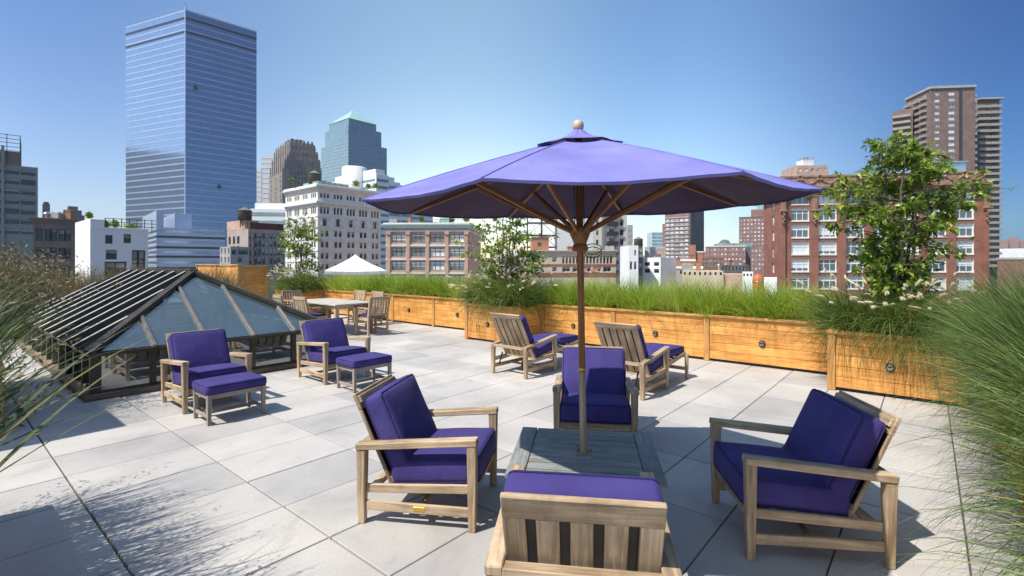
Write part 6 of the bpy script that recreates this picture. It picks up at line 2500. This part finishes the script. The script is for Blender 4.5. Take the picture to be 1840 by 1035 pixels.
m.span(0, W, 0.2, 0.9, zf(341, Y) + 0.29, zf(320, Y), 0.03)
m.span(0, 0.7, 0.903, Dp, zf(341, Y) + 0.29, zf(320, Y), 0.03)
m.build('parapet', TERRA, root)
m = MB()
m.span(-0.1, W + 0.1, 0.05, 1.0, zf(320, Y) + 0.003, zf(316.5, Y), 0.03)
m.build('coping', TERRA, root)
for k in range(10):
    c = W * (k + 0.5) / 10

    def swag(m):
        zt_ = zf(324, Y)
        for s in (-1, 1):
            pts = [(c + s * 1.5 - s * 1.5 * j / 8 * 1.0, 0.12, zt_ - 0.9 * math.sin(math.pi / 2 * j / 8)) for j in range(9)]
            m.tube(pts, [0.10 + 0.016 * j for j in range(9)], 6)
        m.lathe([(0.01, -0.05), (0.42, 0.0), (0.45, 0.18), (0.3, 0.36), (0.01, 0.45)], 10, (c + 1.9, 0.3, zf(318, Y)))
        for s in (-1.62, 1.62): m.lathe([(0.01, -0.35), (0.26, -0.2), (0.3, 0.05), (0.18, 0.3), (0.01, 0.36)], 8, (c + s, 0.12, zt_))
    one(swag, 'garland', TERRA, root)
m = MB()   # dentils
for k in range(60): m.span(W * (k + 0.2) / 60, W * (k + 0.75) / 60, -1.05, -0.47, zf(341, Y) - 0.79, zf(341, Y) - 0.47, 0.02)
m.build('dentils', TERRA, root)
# blue glass penthouse behind the parapet
gp = MB()
gx0, gx1 = ux(1662), ux(1762)
bodyuv(gp, gx0, gx1, 4, 10, H, zf(296, Y))
gp.build('glass_penthouse', curtain('curtain_pale', (0.36, 0.52, 0.62), 0.5, 0.15, 1.4, 1.3, 0.1), root)
one(lambda m: m.span(gx0 - 0.3, gx1 + 0.3, 3.7, 10.3, zf(296, Y) + .003, zf(293, Y), 0.03), 'penthouse_roof', STEEL, root)

# --- V: small tower top behind the warehouse
Y = 240
root, W, Dp, H = house('brick_tower_top', 'small brick tower crown with a glazed lantern behind the warehouse parapet', 1432, Y, 0, 297, x1=1488, dep=14, cat='tower')
m = MB()
win = grid(W, 5, 1.4, [zpx(308, Y)], 1.5)
facade(root, m, 'front', W, Dp, 0, H, win, 0.25, FR_W, WGLASS_P)
solid(m, ('left', 'right', 'back'), W, Dp, 0, H)
m.build('wall', BRICK_P, root)
rooftop_box(root, W * 0.28, W * 0.62, 2, 8, H, 3.2, BANDW)
m = MB()
for k in range(4): m.beam((W * (0.3 + 0.1 * k), 1.9, H + 3.2), (W * (0.3 + 0.1 * k), 1.9, H + 4.6), 0.25, 0.25, (1, 0, 0))
m.span(W * 0.33, W * 0.5, 3, 7, H + 3.21, H + 4.4, 0.05)
m.build('lantern', FR_G, root)

# --- T: tall apartment tower with balconies
Y = 228
root, W, Dp, H = house('balcony_tower', 'tall brown brick apartment tower with stacked balconies at the right', 1672, Y, -6, 160, x1=1752, xd=1628, side='L', cat='tower')
fl = 11.3 / FPX * Y
nfl = 24
zt0 = H - 1.2
m = MB()
win = []
for k in range(nfl):
    z = zt0 - fl * (k + 1) + 0.9
    win += [(W * 0.09, W * 0.20, z, z + 1.45), (W * 0.40, W * 0.54, z, z + 1.6)]
facade(root, m, 'front', W, Dp, 0, H, win, 0.25, FR_W, WGLASS_P, 'pair')
solid(m, ('right', 'back', 'left'), W, Dp, 0, H)
m.build('wall', BRICK_T, root)
one(lambda m: m.span(W * 0.64, W * 0.70, -0.35, -0.01, 0, H - 0.5, 0.02), 'duct', FR_D, root)
one(lambda m: [m.span(-0.3, W + 0.3, -0.6, 0.4, H + .003, H + 1.1, 0.05), m.span(-0.6, 0.4, 0.403, Dp, H + .003, H + 1.1, 0.05)], 'roof_edge', GREYC, root)
BALC = stone('balcony_concrete', (0.27, 0.235, 0.205), (0.34, 0.30, 0.265), 0.3, 0.85, 0.05)


def balcony_mesh(w, d, h):
    m = MB()
    m.span(0, w, -d, -0.01, 0, 0.22, 0.02)
    m.span(0, w, -d, -d + 0.14, 0.222, h, 0.02)
    m.span(0, 0.14, -d + 0.142, -0.01, 0.222, h, 0.02)
    m.span(w - 0.14, w, -d + 0.142, -0.01, 0.222, h, 0.02)
    o = m.build('balcony', BALC)
    me = o.data
    bpy.data.objects.remove(o)
    return me


def stack(root, spots, me, z_top, n, rz=0.0):
    for k in range(n):
        for (x, y) in spots:
            o = bpy.data.objects.new('balcony', me)
            COL.objects.link(o)
            o.parent = root
            o.location = (x, y, z_top - fl * (k + 1))
            o.rotation_euler = (0, 0, rz)


bm_ = balcony_mesh(3.4, 1.5, 1.2)
stack(root, [(0.0, Dp * 0.98), (0.0, Dp * 0.62), (0.0, Dp * 0.34)], bm_, zt0, 22, R(-90))
stack(root, [(W * 0.985, 0.3)], balcony_mesh(2.6, 1.4, 1.2), zt0, 22, R(90))
m = MB()
for k in range(22):
    for y in (0.95, 0.60, 0.32):
        m.span(-0.02, 0.0 - 0.012, Dp * y - 2.8, Dp * y - 0.5, zt0 - fl * (k + 1) + 0.3, zt0 - fl * (k + 1) + 2.3, 0.002)
m.build('balcony_doors', WGLASS_D, root)['kind'] = 'stuff'
# left and right lower wings
wl, W1, D1, H1 = house('balcony_wing', 'lower left wing of the brown balcony tower, stepping down behind the tree', 1603, Y + 12, -38, 200, x1=1640, dep=16, cat='tower')
m = MB()
solid(m, ('front', 'left', 'right', 'back'), W1, D1, 0, H1)
m.build('wall', BRICK_T, wl)
stack(wl, [(0.2, 0), (W1 * 0.45, 0)], bm_, H1 - 1.0, 20)
wr_, W2, D2, H2 = house('balcony_wing', 'lower right wing of the brown balcony tower with open stacked balconies', 1754, Y + 8, -6, 181, x1=1796, dep=16, cat='tower')
m = MB()
solid(m, ('front', 'left', 'right', 'back'), W2, D2, 0, H2)
m.build('wall', BRICK_T, wr_)
stack(wr_, [(W2 * 0.02, 0), (W2 * 0.52, 0)], balcony_mesh(W2 * 0.44, 2.0, 1.2), H2 - 1.0, 27)
one(lambda m: [m.span(-0.3, W2 + 0.3, -2.2, D2, H2 + .003, H2 + 0.7, 0.05)], 'roof_edge', GREYC, wr_)
one(lambda m: [m.span(W2 * 0.02 + k * W2 * 0.5, W2 * 0.42 + k * W2 * 0.5, -0.02, -0.008, 0, H2 - 1.5, 0.002) for k in range(2)], 'balcony_doors', WGLASS_D, wr_)

# --- U: far right
simple_block('brown_warehouse', 'low brown brick warehouse at the far right edge, below the pale roof', 1792, 1960, 465, 120, BRICK_B, 7, [478], 0.7, 0.9, FR_D, WGLASS_D, dep=14, style='ribbon', band=GREYC)
simple_block('pale_shed', 'long pale flat shed on the river edge at the far right', 1795, 1990, 447, 330, BANDW, 20, [], dep=12)
for i, (x0, x1, top) in enumerate(((1797, 1812, 431), (1812, 1830, 427), (1831, 1850, 433), (1850, 1876, 429))):
    simple_block('distant_block', ['hazy far block next to the balcony tower', 'second hazy far block, the taller, at the far right', 'third hazy far block at the right edge', 'hazy far block cut by the right edge'][i], x0, x1, top, 1500, BRICK_M, 3, [], dep=40)
# low far city seen in the gaps
rs = random.Random(5)
for i in range(46):
    px = -60 + i * 43 + rs.uniform(-12, 12)
    Yd = rs.uniform(900, 1700)
    w = rs.uniform(26, 50)
    root, W, Dp, H = house('far_block', 'small hazy block in the far city skyline', px, Yd, rs.uniform(-20, 20), rs.uniform(446, 466), x1=px + w, dep=40, group='far city blocks')
    m = MB()
    solid(m, ('front', 'left', 'right', 'back'), W, Dp, 0, H)
    m.span(W * 0.3, W * 0.5, 5, 12, H + .01, H + 5, 0.1)
    m.build('wall', rs.choice((BRICK_M, PALE, GREYC, TANB, BRICK_P)), root)

# ------------------------------------------------------------------ summer haze over the city
m, nt, b = new_mat('haze_air')
nt.nodes.remove(b)
pv = nt.nodes.new('ShaderNodeVolumePrincipled')
pv.inputs['Color'].default_value = (0.88, 0.93, 1.0, 1)
pv.inputs['Density'].default_value = 0.00012
pv.inputs['Anisotropy'].default_value = 0.2
nt.links.new(pv.outputs[0], nt.nodes['Material Output'].inputs['Volume'])
hb = MB()
q = 2600.0
z0_, z1_ = STREET - 1, 235.0
P8 = [(x, y, z) for z in (z0_, z1_) for (x, y) in ((-q, -q), (q, -q), (q, q), (-q, q))]
hb.mesh(P8, [(3, 2, 1, 0), (4, 5, 6, 7), (0, 1, 5, 4), (1, 2, 6, 5), (2, 3, 7, 6), (3, 0, 4, 7)])
tag(hb.build('haze', m), 'thin pale summer haze over the whole city', 'haze', kind='stuff')
